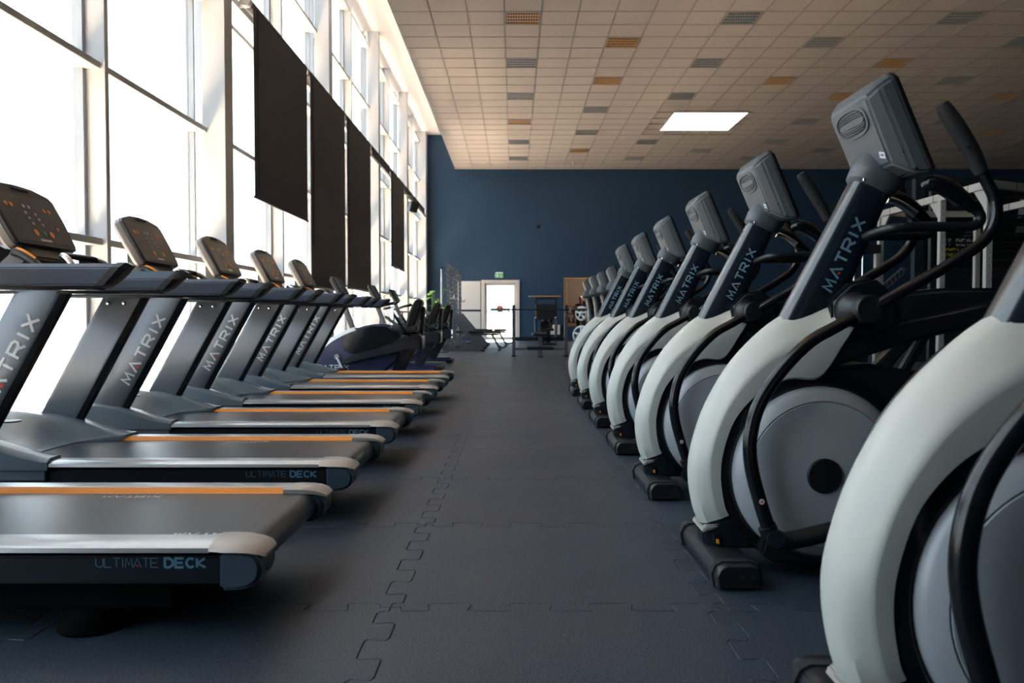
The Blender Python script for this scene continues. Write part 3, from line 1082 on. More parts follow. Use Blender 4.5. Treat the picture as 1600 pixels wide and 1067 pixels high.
tread = make_treadmill()
T_Y0, T_P = 2.55, 1.222
tl = ['nearest treadmill, its deck cut off at the left edge of the picture', 'second treadmill from the camera, its tilted console touching the left edge',
      'third treadmill from the camera, first whose whole MATRIX upright is in view', 'fourth treadmill from the camera in the row by the windows',
      'fifth treadmill from the camera, second last of the row', 'farthest treadmill of the row, next to the recumbent bike']
tread.location = (OX, T_Y0, 0)
tread['label'] = tl[0]
for k in range(1, 6):
    copy_thing(tread, (OX, T_Y0 + T_P * k, 0), tl[k])

# ================================================================== ELLIPTICAL TRAINERS
EX = 1.05


def make_elliptical():
    root = thing('elliptical_trainer', '', 'elliptical trainer', (EX, 0, 0), 'row of elliptical trainers')
    K = dict(org=(EX, 0, 0))

    def B(mb, name, m, parent=root, **kw):
        kw.update(K)
        return mb.build(name, m, parent, **kw)

    # white curved front shroud
    O = [(0.640, 0.150), (0.621, 0.203), (0.606, 0.30), (0.613, 0.398), (0.662, 0.552), (0.753, 0.708), (0.882, 0.837), (1.005, 0.903), (1.075, 0.918), (1.118, 0.915)]
    I = [(0.728, 0.190), (0.712, 0.225), (0.697, 0.315), (0.703, 0.405), (0.740, 0.515), (0.815, 0.600), (0.915, 0.650), (1.018, 0.655), (1.095, 0.765), (1.135, 0.83)]
    Oc, Ic = spline(O, 5), spline(I, 5)
    rings = []
    N = len(Oc)
    for i in range(N):
        o, n_ = Oc[i], Ic[i]
        t = i / (N - 1)
        cr = 0.60 - 0.12 * t + 0.25 * max(0, 0.35 - t)
        wmid = 0.083 + 0.025 * min(1, t * 2)
        prof = [(0.0, 0.0), (0.02, 0.022), (0.08, 0.044), (0.20, 0.064), (0.36, wmid - 0.016), (cr * 0.85, wmid - 0.005), (cr, wmid), (cr + 0.03, wmid + 0.0005), (0.97, wmid + 0.002), (1.0, wmid - 0.004), (1.0, 0.0)]
        pts = []
        for f_, y in prof:
            p = o + (n_ - o) * f_
            pts.append((p, y))
        ring = [Vector((p.x, -y, p.y)) for p, y in pts] + [Vector((p.x, y, p.y)) for p, y in reversed(pts[1:-1])]
        rings.append(ring)
    B(MB().loft(rings), 'front_shroud', 'shroud_white', angle=28)
    # black drive housing behind it
    prof = [(0.665, 0.165), (0.70, 0.30), (0.70, 0.40), (0.735, 0.53), (0.82, 0.625), (0.92, 0.675), (1.03, 0.685), (1.2, 0.70), (1.45, 0.66), (1.62, 0.52), (1.72, 0.30), (1.74, 0.07), (0.72, 0.07), (0.665, 0.10)]
    B(MB().prism(prof, -0.072, 0.072), 'drive_housing', 'black_plastic', bevel=0.015, seg=3)
    cv = [(1.022 + 0.272 * math.cos(math.radians(a)), 0.335 + 0.272 * math.sin(math.radians(a))) for a in range(226, 304, 6)]
    B(MB().prism(cv + [(1.30, 0.10), (1.30, 0.045), (0.86, 0.045), (0.815, 0.075)], -0.148, 0.148), 'lower_cover', 'black_plastic', bevel=0.010, seg=2)
    # grey flywheel covers
    C = (1.022, 0, 0.335)
    for s in (-1, 1):
        pr_ = [(0.292, s * 0.06), (0.292, s * 0.085), (0.288, s * 0.100), (0.275, s * 0.116), (0.2455, s * 0.131), (0.2440, s * 0.1295), (0.2415, s * 0.1295), (0.2400, s * 0.133), (0.15, s * 0.142), (0.001, s * 0.147)]
        dc = B(MB().lathe(pr_, C, 'Y', n=64), 'flywheel_cover', 'disc_grey', angle=25)
        B(MB().lathe([(0.058, s * 0.140), (0.058, s * 0.150), (0.054, s * 0.153), (0.001, s * 0.153)], C, 'Y', n=32), 'hub_cap', 'black_plastic', dc)
        B(MB().lathe([(0.2432, s * 0.1297), (0.2418, s * 0.1297), (0.2418, s * 0.1301), (0.2432, s * 0.1301)], C, 'Y', n=64, caps=False), 'seam', 'black_plastic', dc)
    # black arch between shroud and cover
    rs = []
    for k in range(41):
        a = math.radians(35 + 190 * k / 40)
        rs.append([Vector((C[0] + r_ * math.cos(a), y, C[2] + r_ * math.sin(a))) for r_, y in ((0.293, -0.068), (0.293, -0.090), (0.300, -0.096), (0.325, -0.090), (0.330, -0.068))])
    B(MB().loft(rs), 'housing_arch', 'black_gloss')
    rs = [[Vector((p.x, -p.y, p.z)) for p in r_] for r_ in rs]
    B(MB().loft(rs), 'housing_arch', 'black_gloss')
    # column
    ca0, ca1 = Vector((0.985, 0.80)), Vector((1.2185, 1.298))
    ca = (ca1 - ca0).normalized()
    cp = Vector((ca.y, -ca.x))
    CLn = (ca1 - ca0).length
    rings = []

    def chw(t):
        return 0.088 - 0.022 * t
    for t in (0, 0.25, 0.5, 0.75, 1.0):
        c = ca0 + ca * (CLn * t)
        ring = []
        for k in range(28):
            a = 2 * PI * k / 28
            e = 0.62
            x = abs(math.cos(a)) ** e * math.copysign(1, math.cos(a)) * chw(t)
            y = abs(math.sin(a)) ** e * math.copysign(1, math.sin(a)) * 0.056
            p = c + cp * x
            ring.append(Vector((p.x, y, p.y)))
        rings.append(ring)
    colm = B(MB().loft(rings), 'column', 'column_black', angle=40)
    for s in (-1, 1):
        m0 = ca0 + ca * 0.165
        if s < 0:
            fn = lambda u, v: Vector(((m0 + ca * u - cp * (v - 0.020)).x, -0.0572, (m0 + ca * u - cp * (v - 0.020)).y))
        else:
            m1 = ca0 + ca * 0.425
            fn = lambda u, v: Vector(((m1 - ca * u + cp * (v - 0.01)).x, 0.0572, (m1 - ca * u + cp * (v - 0.01)).y))
        tb = MB()
        e_, apex = text(tb, 'MATRIX', fn, 0.036, 1.0, 0.38, 0.22)
        B(tb, 'logo_lettering', 'print_steel', colm, fix=False)
        db = MB()
        dot(db, lambda u, v: fn(u, v) + Vector((0, s * 0.0004, 0)), apex[0][0], apex[0][1], 0.005)
        B(db, 'logo_dot', 'print_red', colm, fix=False)
    # neck cup under the console
    rings = []
    for t, hx, hy, e, off in ((-0.008, 0.068, 0.060, 0.7, 0.0), (0.004, 0.080, 0.070, 0.75, 0.0), (0.035, 0.086, 0.076, 0.8, 0.004), (0.050, 0.092, 0.080, 0.85, 0.008), (0.10, 0.080, 0.064, 0.9, 0.012), (0.155, 0.055, 0.046, 1.0, 0.010)):
        c = ca1 + ca * t + cp * off
        ring = []
        for k in range(28):
            a = 2 * PI * k / 28
            x = abs(math.cos(a)) ** e * math.copysign(1, math.cos(a)) * hx
            y = abs(math.sin(a)) ** e * math.copysign(1, math.sin(a)) * hy
            p = c + cp * x
            ring.append(Vector((p.x, y, p.y)))
        rings.append(ring)
    neck = B(MB().loft(rings), 'console_neck', 'ell_console', angle=30)
    for y in (-0.058, 0.058):
        for q in (-0.045, 0.03):
            p = ca1 + cp * q + ca * 0.001
            B(MB().lathe([(0.006, -0.004), (0.006, 0.004)], (p.x, y, p.y), 'Z', n=8), 'bolt', 'chrome', neck)
    # console: chamfered back toward the aisle, screen to the rider
    b0, b1 = Vector((1.225, 1.355)), Vector((1.135, 1.572))   # back plane bottom / top
    ba = (b1 - b0).normalized()
    bn = Vector((-ba.y, ba.x))      # toward the aisle
    BL = (b1 - b0).length

    def cm(u, v, w):
        p = b0 + ba * v + bn * w
        return Vector((p.x, u, p.y))
    r0 = [(-0.145, 0.0), (0.145, 0.0), (0.150, BL - 0.01), (0.136, BL + 0.004), (-0.136, BL + 0.004), (-0.150, BL - 0.01)]
    r1 = [(-0.178, -0.055), (0.178, -0.055), (0.172, BL + 0.010), (0.150, BL + 0.034), (-0.150, BL + 0.034), (-0.172, BL + 0.010)]
    r2 = [(-0.184, -0.075), (0.184, -0.075), (0.176, BL + 0.020), (0.152, BL + 0.042), (-0.152, BL + 0.042), (-0.176, BL + 0.020)]
    r3 = [(-0.176, -0.068), (0.176, -0.068), (0.170, BL + 0.014), (0.148, BL + 0.034), (-0.148, BL + 0.034), (-0.170, BL + 0.014)]
    con = B(MB().loft([[cm(u, v, 0) for u, v in r0], [cm(u, v, -0.045) for u, v in r1], [cm(u, v, -0.095) for u, v in r2], [cm(u, v, -0.112) for u, v in r3]]), 'console', 'ell_console', bevel=0.010, seg=3, angle=25)
    B(MB().loft([[cm(u * 1.005, v, -0.098) for u, v in r2], [cm(u, v, -0.115) for u, v in r3]]), 'console_bezel', 'black_plastic', con, bevel=0.003)
    B(MB().loft([[cm(u * 0.9, 0.01 + v * 0.9, -0.114) for u, v in r3], [cm(u * 0.9, 0.01 + v * 0.9, -0.117) for u, v in r3]]), 'console_panel', 'console_face', con)
    # vent
    vc = BL - 0.062
    fr_ = MB()
    orng, inr = [], []
    for k in range(28):
        a = 2 * PI * k / 28
        u = abs(math.cos(a)) ** 0.75 * math.copysign(1, math.cos(a))
        v = abs(math.sin(a)) ** 0.75 * math.copysign(1, math.sin(a))
        orng.append((u, v))
    rr = [[cm(u * 0.120, vc + v * 0.050, 0.0) for u, v in orng], [cm(u * 0.120, vc + v * 0.050, 0.005) for u, v in orng], [cm(u * 0.110, vc + v * 0.042, 0.005) for u, v in orng], [cm(u * 0.108, vc + v * 0.040, 0.0005) for u, v in orng]]
    vent = B(MB().loft(rr, caps=False), 'vent_frame', 'ell_console', con)
    B(MB().add([cm(u * 0.109, vc + v * 0.041, 0.0008) for u, v in orng], [tuple(range(28))]), 'vent_recess', 'black_plastic', vent)
    for q in (-0.032, -0.0245, -0.017, 0.017, 0.0245, 0.032):
        hw_ = 0.104 * math.sqrt(max(0, 1 - (q / 0.046) ** 2))
        pts = []
        for k in range(9):
            u = -hw_ + 2 * hw_ * k / 8
            pts.append(cm(u, vc + q * (1.0 - 0.35 * (u / 0.12) ** 2), 0.003))
        B(MB().tube(pts, 0.0022, 5), 'vent_slat', 'ell_console', vent)
    B(MB().loft([[cm(u, v, 0.0006) for u, v in ((-0.100, vc), (-0.08, vc - 0.012), (0.08, vc - 0.012), (0.100, vc), (0.08, vc + 0.012), (-0.08, vc + 0.012))],
                 [cm(u, v, 0.004) for u, v in ((-0.098, vc), (-0.078, vc - 0.011), (0.078, vc - 0.011), (0.098, vc), (0.078, vc + 0.011), (-0.078, vc + 0.011))]]), 'vent_blade', 'ell_console', vent)
    B(MB().box(-0.018, 0.018, -0.011, 0.011, 0.0, 0.0012).xf(Matrix.Translation(cm(-0.120, 0.036, 0.0015)) @ Matrix(((0, ba.x, bn.x, 0), (1, 0, 0, 0), (0, ba.y, bn.y, 0), (0, 0, 0, 1))) @ Matrix.Rotation(0.25, 4, 'Z')), 'label_sticker', 'print_white', con)
    st = MB()
    for q in range(5):
        st.box(-0.008 + q * 0.0036, -0.0064 + q * 0.0036, -0.003, 0.004, 0.0013, 0.0016)
    st.xf(Matrix.Translation(cm(-0.120, 0.036, 0.0015)) @ Matrix(((0, ba.x, bn.x, 0), (1, 0, 0, 0), (0, ba.y, bn.y, 0), (0, 0, 0, 1))) @ Matrix.Rotation(0.25, 4, 'Z'))
    sb_ = B(st, 'sticker_print', 'print_black', con)
    sb_['kind'] = 'stuff'
    B(MB().box(-0.055, -0.040, 0.078, 0.105, 0, 0).add([cm(u, v, 0.0012) for u, v in ((-0.094, 0.085), (-0.082, 0.085), (-0.082, 0.108), (-0.094, 0.108))], [(0, 1, 2, 3)]), 'usb_cover', 'dark_metal', con) if False else None
    for (u, v, w) in ((-0.166, 0.02, -0.040), (-0.179, -0.045, -0.052)):
        c_ = cm(u, v, w)
        B(MB().lathe([(0.0045, -0.006), (0.0045, 0.006)], c_, 'Y', n=8), 'screw', 'black_plastic', con)
    # pivot drums at the top of the shroud
    for s in (-1, 1):
        B(MB().prism([(1.06, 0.80), (1.18, 0.78), (1.28, 0.83), (1.27, 0.93), (1.20, 0.99), (1.12, 0.97), (1.06, 0.91)], s * 0.045 if s > 0 else -0.10, 0.10 if s > 0 else -0.045), 'pivot_cover', 'black_plastic', bevel=0.012, seg=3)
        pv = B(MB().lathe([(0.058, s * 0.09), (0.058, s * 0.135), (0.047, s * 0.150), (0.047, s * 0.232), (0.040, s * 0.240), (0.001, s * 0.240)], (1.125, 0, 0.882), 'Y', n=32), 'pivot_hub', 'black_plastic', angle=40)
        for q in (-0.022, 0.022):
            B(MB().lathe([(0.006, s * 0.238), (0.006, s * 0.2408)], (1.125 + q, 0, 0.882 + q * 0.9), 'Y', n=10), 'bolt_hole', 'black_rubber', pv)
        # moving arm, upper: stem and grip
        Y = s * 0.262
        path = spline([(1.12, Y * 0.80, 0.875), (1.20, Y * 0.92, 0.925), (1.30, Y, 0.985), (1.40, Y, 1.046), (1.462, Y, 1.092), (1.498, Y, 1.150), (1.500, Y, 1.215), (1.468, Y, 1.285), (1.43, Y, 1.355)], 5)
        arm = B(MB().tube(path, 0.0185, 12), 'swing_arm', 'black_gloss')
        gp = spline([(1.455, Y, 1.305), (1.425, Y, 1.365), (1.375, Y, 1.445), (1.338, Y, 1.500), (1.325, Y, 1.520)], 5)
        rr_ = [0.0205 + 0.0065 * math.sin(PI * min(1, i / (len(gp) - 1) * 1.1)) for i in range(len(gp))]
        rr_[-1] = 0.012
        gr = B(MB().tube(gp, rr_, 12), 'hand_grip', 'black_rubber', arm)
        for q in (0.3,):
            p = gp[int(len(gp) * q)]
            B(MB().lathe([(0.004, -0.027), (0.004, 0.027)], (p.x - 0.018, p.y, p.z), 'Y', n=8), 'screw', 'chrome', arm)
        # moving arm, lower: curved tube in front of the cover
        Y = s * 0.205
        path = spline([(1.115, Y, 0.872), (1.03, Y, 0.825), (0.945, Y, 0.775), (0.855, Y, 0.682), (0.787, Y, 0.576), (0.760, Y, 0.468), (0.765, Y, 0.373), (0.795, Y, 0.258), (0.826, Y, 0.165)], 6)
        low = B(MB().tube(path, [0.019 + 0.004 * min(1, i / 25) for i in range(len(path))], 12), 'lower_arm', 'black_gloss')
        B(MB().lathe([(0.009, 0), (0.009, s * 0.0012)], (0.792, Y + s * 0.0228, 0.268), 'Y', n=16), 'round_sticker', 'print_white', low)
        B(MB().lathe([(0.004, s * 0.0013), (0.004, s * 0.0016)], (0.792, Y + s * 0.0228, 0.268), 'Y', n=8), 'sticker_mark', 'print_red', low)
        # knuckle and pedal link
        B(MB().tube(spline([(0.815, Y, 0.185), (0.835, Y, 0.150), (0.87, Y, 0.135), (0.95, Y, 0.150), (1.10, Y, 0.185), (1.40, Y, 0.235), (1.55, Y, 0.255)], 5), 0.030, 12), 'pedal_link', 'black_plastic')
        B(MB().lathe([(0.030, -0.034), (0.030, 0.034)], (0.838, Y, 0.150), 'Y', n=18), 'link_knuckle', 'column_black')
        # pedal
        B(MB().loft([[Vector((1.42, s * 0.10, 0.262)), Vector((1.42, s * 0.27, 0.262)), Vector((1.80, s * 0.27, 0.272)), Vector((1.80, s * 0.10, 0.272))],
                     [Vector((1.40, s * 0.09, 0.300)), Vector((1.40, s * 0.28, 0.300)), Vector((1.82, s * 0.28, 0.295)), Vector((1.82, s * 0.09, 0.295))]]), 'pedal', 'black_rubber', bevel=0.008)
        # upper link arm running back
        B(MB().loft([[Vector((x, s * y, z)) for y, z in ((0.025, z0), (0.095, z0), (0.095, z1), (0.025, z1))] for x, z0, z1 in ((1.03, 0.675, 0.750), (1.30, 0.765, 0.845), (1.60, 0.845, 0.910), (1.95, 0.87, 0.915), (2.15, 0.80, 0.83))]), 'link_arm', 'black_plastic', bevel=0.012, seg=3)
        B(MB().bar((2.05, s * 0.06, 0.84), (1.70, s * 0.15, 0.30), 0.04, 0.05), 'rear_strut', 'black_plastic', bevel=0.008)
        # fixed handlebar
        Y = s * 0.155
        fb = B(MB().tube(spline([(1.175, s * 0.02, 1.120), (1.205, s * 0.09, 1.138), (1.25, Y, 1.148), (1.40, Y, 1.150), (1.475, Y, 1.150), (1.510, Y, 1.163), (1.512, Y, 1.190), (1.485, Y, 1.215)], 6), 0.0165, 12), 'fixed_handlebar', 'black_plastic')
        gp = spline([(1.492, Y, 1.208), (1.45, Y, 1.245), (1.40, Y, 1.280), (1.355, Y, 1.292), (1.335, Y * 0.9, 1.280)], 5)
        B(MB().tube(gp, [0.018 + 0.010 * math.sin(PI * i / (len(gp) - 1)) for i in range(len(gp))], 12), 'pulse_grip', 'black_gloss', fb)
        B(MB().tube([Vector((p.x - 0.010, p.y - s * 0.012, p.z - 0.010)) for p in gp[4:-4]], 0.016, 8), 'pulse_sensor', 'chrome', fb)
    # rear cover and frame
    B(MB().loft([[Vector((x, y, z)) for y, z in ((-hw_, z0), (hw_, z0), (hw_, z1), (-hw_, z1))] for x, z0, z1, hw_ in ((1.20, 0.74, 0.93, 0.06), (1.45, 0.80, 0.955, 0.075), (1.75, 0.86, 0.955, 0.075), (1.92, 0.88, 0.925, 0.06))]), 'rear_cover', 'black_plastic', bevel=0.015, seg=3)
    B(MB().bar((1.70, 0, 0.09), (2.38, 0, 0.075), 0.10, 0.08).bar((1.62, 0, 0.40), (2.05, 0, 0.85), 0.07, 0.06), 'rear_frame', 'black_plastic', bevel=0.008)
    B(MB().loft([[Vector((x, y, z)) for x, z in ((2.30, 0.0), (2.44, 0.0), (2.44, 0.055), (2.40, 0.075), (2.33, 0.075), (2.30, 0.055))] for y in (-0.28, 0.28)]), 'rear_stabilizer', 'black_plastic', bevel=0.006)
    # front stabilizer with end caps
    sec = [(0.640, 0.010), (0.770, 0.010), (0.775, 0.045), (0.765, 0.072), (0.745, 0.080), (0.665, 0.080), (0.645, 0.070), (0.634, 0.045)]
    B(MB().loft([[Vector((x, y, z)) for x, z in sec] for y in (-0.245, 0.245)]), 'front_stabilizer', 'dark_metal', bevel=0.004, angle=30)
    for s in (-1, 1):
        sc2 = lambda k, dz=0: [Vector((0.705 + (x - 0.705) * k, 0, 0.042 + (z - 0.042) * k + dz)) for x, z in sec]

        def rg(k, y):
            return [Vector((v.x, s * y, max(0.0, v.z))) for v in sc2(k)]
        B(MB().loft([rg(1.12, 0.225), rg(1.14, 0.240), rg(1.12, 0.255)]), 'end_collar', 'black_rubber')
        ec = B(MB().loft([rg(1.02, 0.25), rg(1.04, 0.262), rg(1.0, 0.288), rg(0.94, 0.294)]), 'end_cap', 'black_plastic')
        for q in (0.715, 0.748):
            B(MB().lathe([(0.009, s * 0.288), (0.009, s * 0.2952)], (q, 0, 0.043), 'Y', n=14), 'cap_hole', 'black_rubber', ec)
    # foot housing under the shroud, with the orange switch
    fh = B(MB().loft([[Vector((x, y, z)) for x, y in ((0.652, -0.045), (0.652, 0.045), (0.70, 0.075), (0.80, 0.075), (0.80, -0.075), (0.70, -0.075))] for z in (0.075,)] +
                     [[Vector((x, y, 0.150 + (x - 0.64) * 0.3)) for x, y in ((0.640, -0.05), (0.640, 0.05), (0.69, 0.085), (0.80, 0.085), (0.80, -0.085), (0.69, -0.085))]]), 'foot_housing', 'skirt_blue_black', bevel=0.008)
    B(MB().prism([(0.636, 0.128), (0.70, 0.148), (0.715, 0.162), (0.645, 0.150)], -0.082, 0.082), 'foot_trim', 'cap_silver', bevel=0.005)
    B(MB().loft([[Vector((x, -0.0665 - (x - 0.68) * 0.25 - 0.008, z)) for x, z in ((0.676, 0.092), (0.700, 0.088), (0.698, 0.128), (0.674, 0.124))],
                 [Vector((x, -0.0665 - (x - 0.68) * 0.25 - 0.013, z)) for x, z in ((0.678, 0.094), (0.698, 0.090), (0.696, 0.126), (0.676, 0.122))]]), 'switch_panel', 'black_gloss', fh)
    B(MB().loft([[Vector((x, -0.0785 - (x - 0.68) * 0.25, z)) for x, z in ((0.684, 0.094), (0.694, 0.093), (0.692, 0.108), (0.683, 0.109))],
                 [Vector((x, -0.0835 - (x - 0.68) * 0.25, z)) for x, z in ((0.684, 0.094), (0.694, 0.093), (0.692, 0.108), (0.683, 0.109))]]), 'power_switch', 'orange_strip', fh)
    return root


ell = make_elliptical()
E_Y0, E_P = 1.58, 1.25
el = ['nearest white elliptical trainer, cropped by the right edge of the picture', 'second elliptical trainer, its whole console back and swing arm in view against the ceiling',
      'third elliptical trainer from the camera in the white row', 'fourth elliptical trainer from the camera in the white row',
      'fifth elliptical trainer from the camera in the white row', 'sixth elliptical trainer, second last of the white row',
      'farthest white elliptical trainer, next to the dark upright bikes']
ell.location = (EX, E_Y0, 0)
ell['label'] = el[0]
for k in range(1, 7):
    copy_thing(ell, (EX, E_Y0 + E_P * k, 0), el[k])
for ch in [x for x in bpy.data.objects if x.parent and x.parent.parent == ell and x.name.startswith(('round_sticker', 'sticker_mark'))]:
    bpy.data.objects.remove(ch)

# ================================================================== ROLLER BLINDS ON THE GLASS FRONT
RZ = 4.27
BL_ = [(9.05, 11.45, 2.19, 'nearest roller blind, black, pulled two thirds down with slanting view of its hem'),
       (11.56, 13.98, 1.29, 'second roller blind, black, pulled lowest behind the treadmill consoles'),
       (14.09, 16.48, 1.36, 'third roller blind, black, pulled down to above the last treadmill'),
       (16.60, 18.98, 4.12, 'rolled-up black blind between the third long blind and the far short one'),
       (19.10, 21.50, 2.05, 'black roller blind hanging alone, farther off than the three long ones'),
       (21.62, 24.02, 4.14, 'rolled-up black blind just behind the loudspeaker'),
       (24.14, 26.40, 4.14, 'rolled-up black blind at the far end next to the navy wall')]
for y0, y1, zb, lab in BL_:
    t = thing('roller_blind', lab, 'blind', (-2.90, y0, RZ), 'black roller blinds along the windows')
    L = y1 - y0
    MB().tube([(0, 0.02, 0), (0, L - 0.02, 0)], 0.055, 18).build('roller', 'blind_fabric', t)
    MB().box(0.046, 0.050, 0.04, L - 0.04, zb - RZ, 0.02).build('fabric', 'blind_fabric', t)
    MB().box(0.036, 0.060, 0.03, L - 0.03, zb - RZ - 0.03, zb - RZ).build('hem_bar', 'dark_metal', t, bevel=0.004)
    for yy in (0.0, L - 0.018):
        MB().box(-0.099, 0.03, yy, yy + 0.018, -0.05, 0.03).build('bracket', 'white_paint', t, bevel=0.006)
    MB().tube([(0.06, 0.14, -0.03), (0.062, 0.14, max(zb - RZ + 0.05, -2.4))], 0.006, 6).build('pull_chain', 'dark_metal', t)
t = thing('blind_rail', 'pale steel rail carrying the roller blinds across the window columns', 'rail', (-3.0, 8.65, RZ))
MB().box(-0.06, 0.0, 0.0, 19.5, -0.05, 0.03).build('beam', 'white_paint', t)
for k in range(5):
    yy = min(19.4, 0.02 + 4.88 * k)
    MB().box(-0.20, -0.06, yy, yy + 0.06, -0.04, 0.02).build('bracket', 'white_paint', t)
MB().lathe([(0.06, 0.30), (0.06, 0.38), (0.05, 0.40)], (0.10, 0, 0), 'Y', n=18).build('end_cap', 'white_paint', t)
t = thing('loudspeaker', 'small black loudspeaker hanging under the blind rail', 'loudspeaker', (-2.72, 22.3, RZ - 0.46))
MB().box(-0.11, 0.11, -0.11, 0.11, -0.14, 0.14).xf(Matrix.Rotation(0.25, 4, 'Y') @ Matrix.Rotation(0.5, 4, 'Z')).build('cabinet', 'black_plastic', t, bevel=0.015)
MB().tube([(0, 0, 0.1), (0, 0, 0.28), (-0.28, 0, 0.38)], 0.015, 8).build('bracket', 'dark_metal', t)
MB().lathe([(0.08, 0.0), (0.08, 0.006), (0.03, 0.0)], (0.0, 0, 0), 'Y', n=20).xf(Matrix.Rotation(0.25, 4, 'Y') @ Matrix.Rotation(0.5, 4, 'Z') @ Matrix.Translation((0, -0.116, -0.02))).build('cone', 'black_rubber', t)

# ================================================================== RECUMBENT BIKES


def make_recumbent():
    o_ = -1.85
    root = thing('recumbent_bike', '', 'exercise bike', (o_, 0, 0), 'recumbent bikes beyond the treadmills')

    def B(mb, name, m, parent=root, **kw):
        return mb.build(name, m, parent, org=(o_, 0, 0), **kw)
    top = spline([(-2.53, 0.12), (-2.51, 0.29), (-2.41, 0.45), (-2.29, 0.565), (-2.05, 0.685), (-1.77, 0.757), (-1.57, 0.75), (-1.44, 0.65), (-1.40, 0.52)], 5)
    prof = [(p.x, p.y) for p in top] + [(-1.45, 0.30), (-1.62, 0.16), (-1.7, 0.10)]
    B(MB().prism(prof, -0.13, 0.13), 'body_shell', 'bike_blue', bevel=0.03, seg=3, angle=25)
    dk = [(-2.16, 0.60), (-2.0, 0.675), (-1.77, 0.735), (-1.59, 0.728), (-1.47, 0.64), (-1.44, 0.55), (-1.72, 0.45), (-2.0, 0.38), (-2.12, 0.42)]
    for s in (-1, 1):
        B(MB().prism(dk, s * 0.128 if s > 0 else -0.138, 0.138 if s > 0 else -0.128), 'side_cover', 'black_gloss', bevel=0.004)
        cr = Vector((-2.21, s * 0.15, 0.35))
        B(MB().lathe([(0.035, s * 0.128), (0.035, s * 0.16)], (-2.21, 0, 0.35), 'Y', n=18), 'crank_hub', 'chrome')
        e = cr + Vector((0.075, s * 0.02, -0.15)) * s * -1
        B(MB().bar(cr, e, 0.025, 0.05, (0, 1, 0)), 'crank_arm', 'bike_silver', bevel=0.006)
        B(MB().box(e.x - 0.06, e.x + 0.06, min(e.y, e.y + s * 0.11), max(e.y, e.y + s * 0.11), e.z - 0.015, e.z + 0.015), 'pedal', 'black_rubber', bevel=0.005)
        if s < 0:
            lt = MB()
            text(lt, 'MATRIX', lambda u, v: Vector((-2.46 + u, -0.1305, 0.19 + v)), 0.055, 1.0, 0.35, 0.2)
            B(lt, 'logo_lettering', 'print_white', fix=False)
    arcs = spline([(-2.535, 0.14), (-2.515, 0.29), (-2.415, 0.455), (-2.295, 0.572), (-2.05, 0.693), (-1.77, 0.766), (-1.60, 0.762)], 5)
    B(MB().loft([[Vector((p.x - 0.012, y, p.y + 0.008)) for y in (-0.10, 0.10)] + [Vector((p.x + 0.02, y, p.y - 0.03)) for y in (0.125, -0.125)] for p in arcs[:22]]), 'front_band', 'bike_silver', angle=50)
    # seat rail, seat carriage
    B(MB().loft([[Vector((x, y, z)) for y, z in ((-0.07, z0), (0.07, z0), (0.07, z1), (-0.07, z1))] for x, z0, z1 in ((-2.12, 0.26, 0.34), (-1.85, 0.33, 0.42), (-1.55, 0.39, 0.49), (-1.40, 0.43, 0.60), (-1.28, 0.45, 0.64), (-1.16, 0.44, 0.62))]).xf(Matrix.Translation((0, -0.16, 0))), 'seat_rail', 'column_black', bevel=0.012)
    B(MB().loft([[Vector((x, y, z)) for x, y in ((-1.42, -0.16), (-1.14, -0.16), (-1.14, 0.16), (-1.42, 0.16))] for z in (0.44, 0.60)] +
                [[Vector((x, y, 0.66)) for x, y in ((-1.38, -0.12), (-1.18, -0.12), (-1.18, 0.12), (-1.38, 0.12))]]), 'seat_carriage', 'column_black', bevel=0.015)
    B(MB().bar((-1.28, 0, 0.50), (-1.52, 0, 0.06), 0.16, 0.14), 'rear_post', 'column_black', bevel=0.015)
    B(MB().bar((-2.45, 0, 0.06), (-1.16, 0, 0.06), 0.16, 0.08), 'base_beam', 'bike_blue', bevel=0.012)
    for x in (-2.42, -1.18):
        B(MB().box(x - 0.06, x + 0.06, -0.30, 0.30, 0.0, 0.075), 'stabilizer', 'black_plastic', bevel=0.015)
    B(MB().loft([[Vector((x, y, z)) for y, z in ((-0.21, z0), (0.21, z0), (0.20, z1), (-0.20, z1))] for x, z0, z1 in ((-1.55, 0.685, 0.74), (-1.35, 0.655, 0.735), (-1.20, 0.665, 0.76))]), 'seat_cushion', 'black_vinyl', bevel=0.02, seg=3)
    bs = []
    for t in (0, 0.25, 0.5, 0.75, 1.0):
        z = 0.70 + 0.38 * t
        x = -1.30 + 0.13 * t
        hw = 0.20 - 0.05 * t * t
        th = 0.055 + 0.02 * math.sin(PI * t)
        bs.append([Vector((x - th, -hw, z)), Vector((x - th, hw, z)), Vector((x + th * 0.6, hw * 0.9, z - 0.02)), Vector((x + th * 0.6, -hw * 0.9, z - 0.02))])
    B(MB().loft(bs), 'backrest', 'black_vinyl', bevel=0.02, seg=3)
    B(MB().bar((-1.17, 0, 0.60), (-1.14, 0, 0.98), 0.10, 0.05, (1, 0, 0)), 'back_support', 'black_plastic', bevel=0.012)
    for s in (-1, 1):
        B(MB().tube(spline([(-1.28, s * 0.20, 0.62), (-1.33, s * 0.30, 0.66), (-1.42, s * 0.31, 0.80), (-1.47, s * 0.31, 0.88)], 5), 0.016, 10), 'side_handle', 'black_gloss')
    # mast and console
    B(MB().bar((-2.02, 0, 0.66), (-2.19, 0, 1.10), 0.09, 0.06, (1, 0, 0)), 'console_mast', 'column_black', bevel=0.012)
    Mx = Matrix.Translation((-2.20, 0, 1.22)) @ Matrix.Rotation(math.radians(-28), 4, 'Y')
    con = B(MB().box(-0.045, 0.035, -0.20, 0.20, -0.13, 0.15).xf(Mx), 'console', 'black_plastic', bevel=0.025, seg=3)
    B(MB().box(0.035, 0.040, -0.17, 0.17, -0.10, 0.12).xf(Mx), 'console_panel', 'console_face', con)
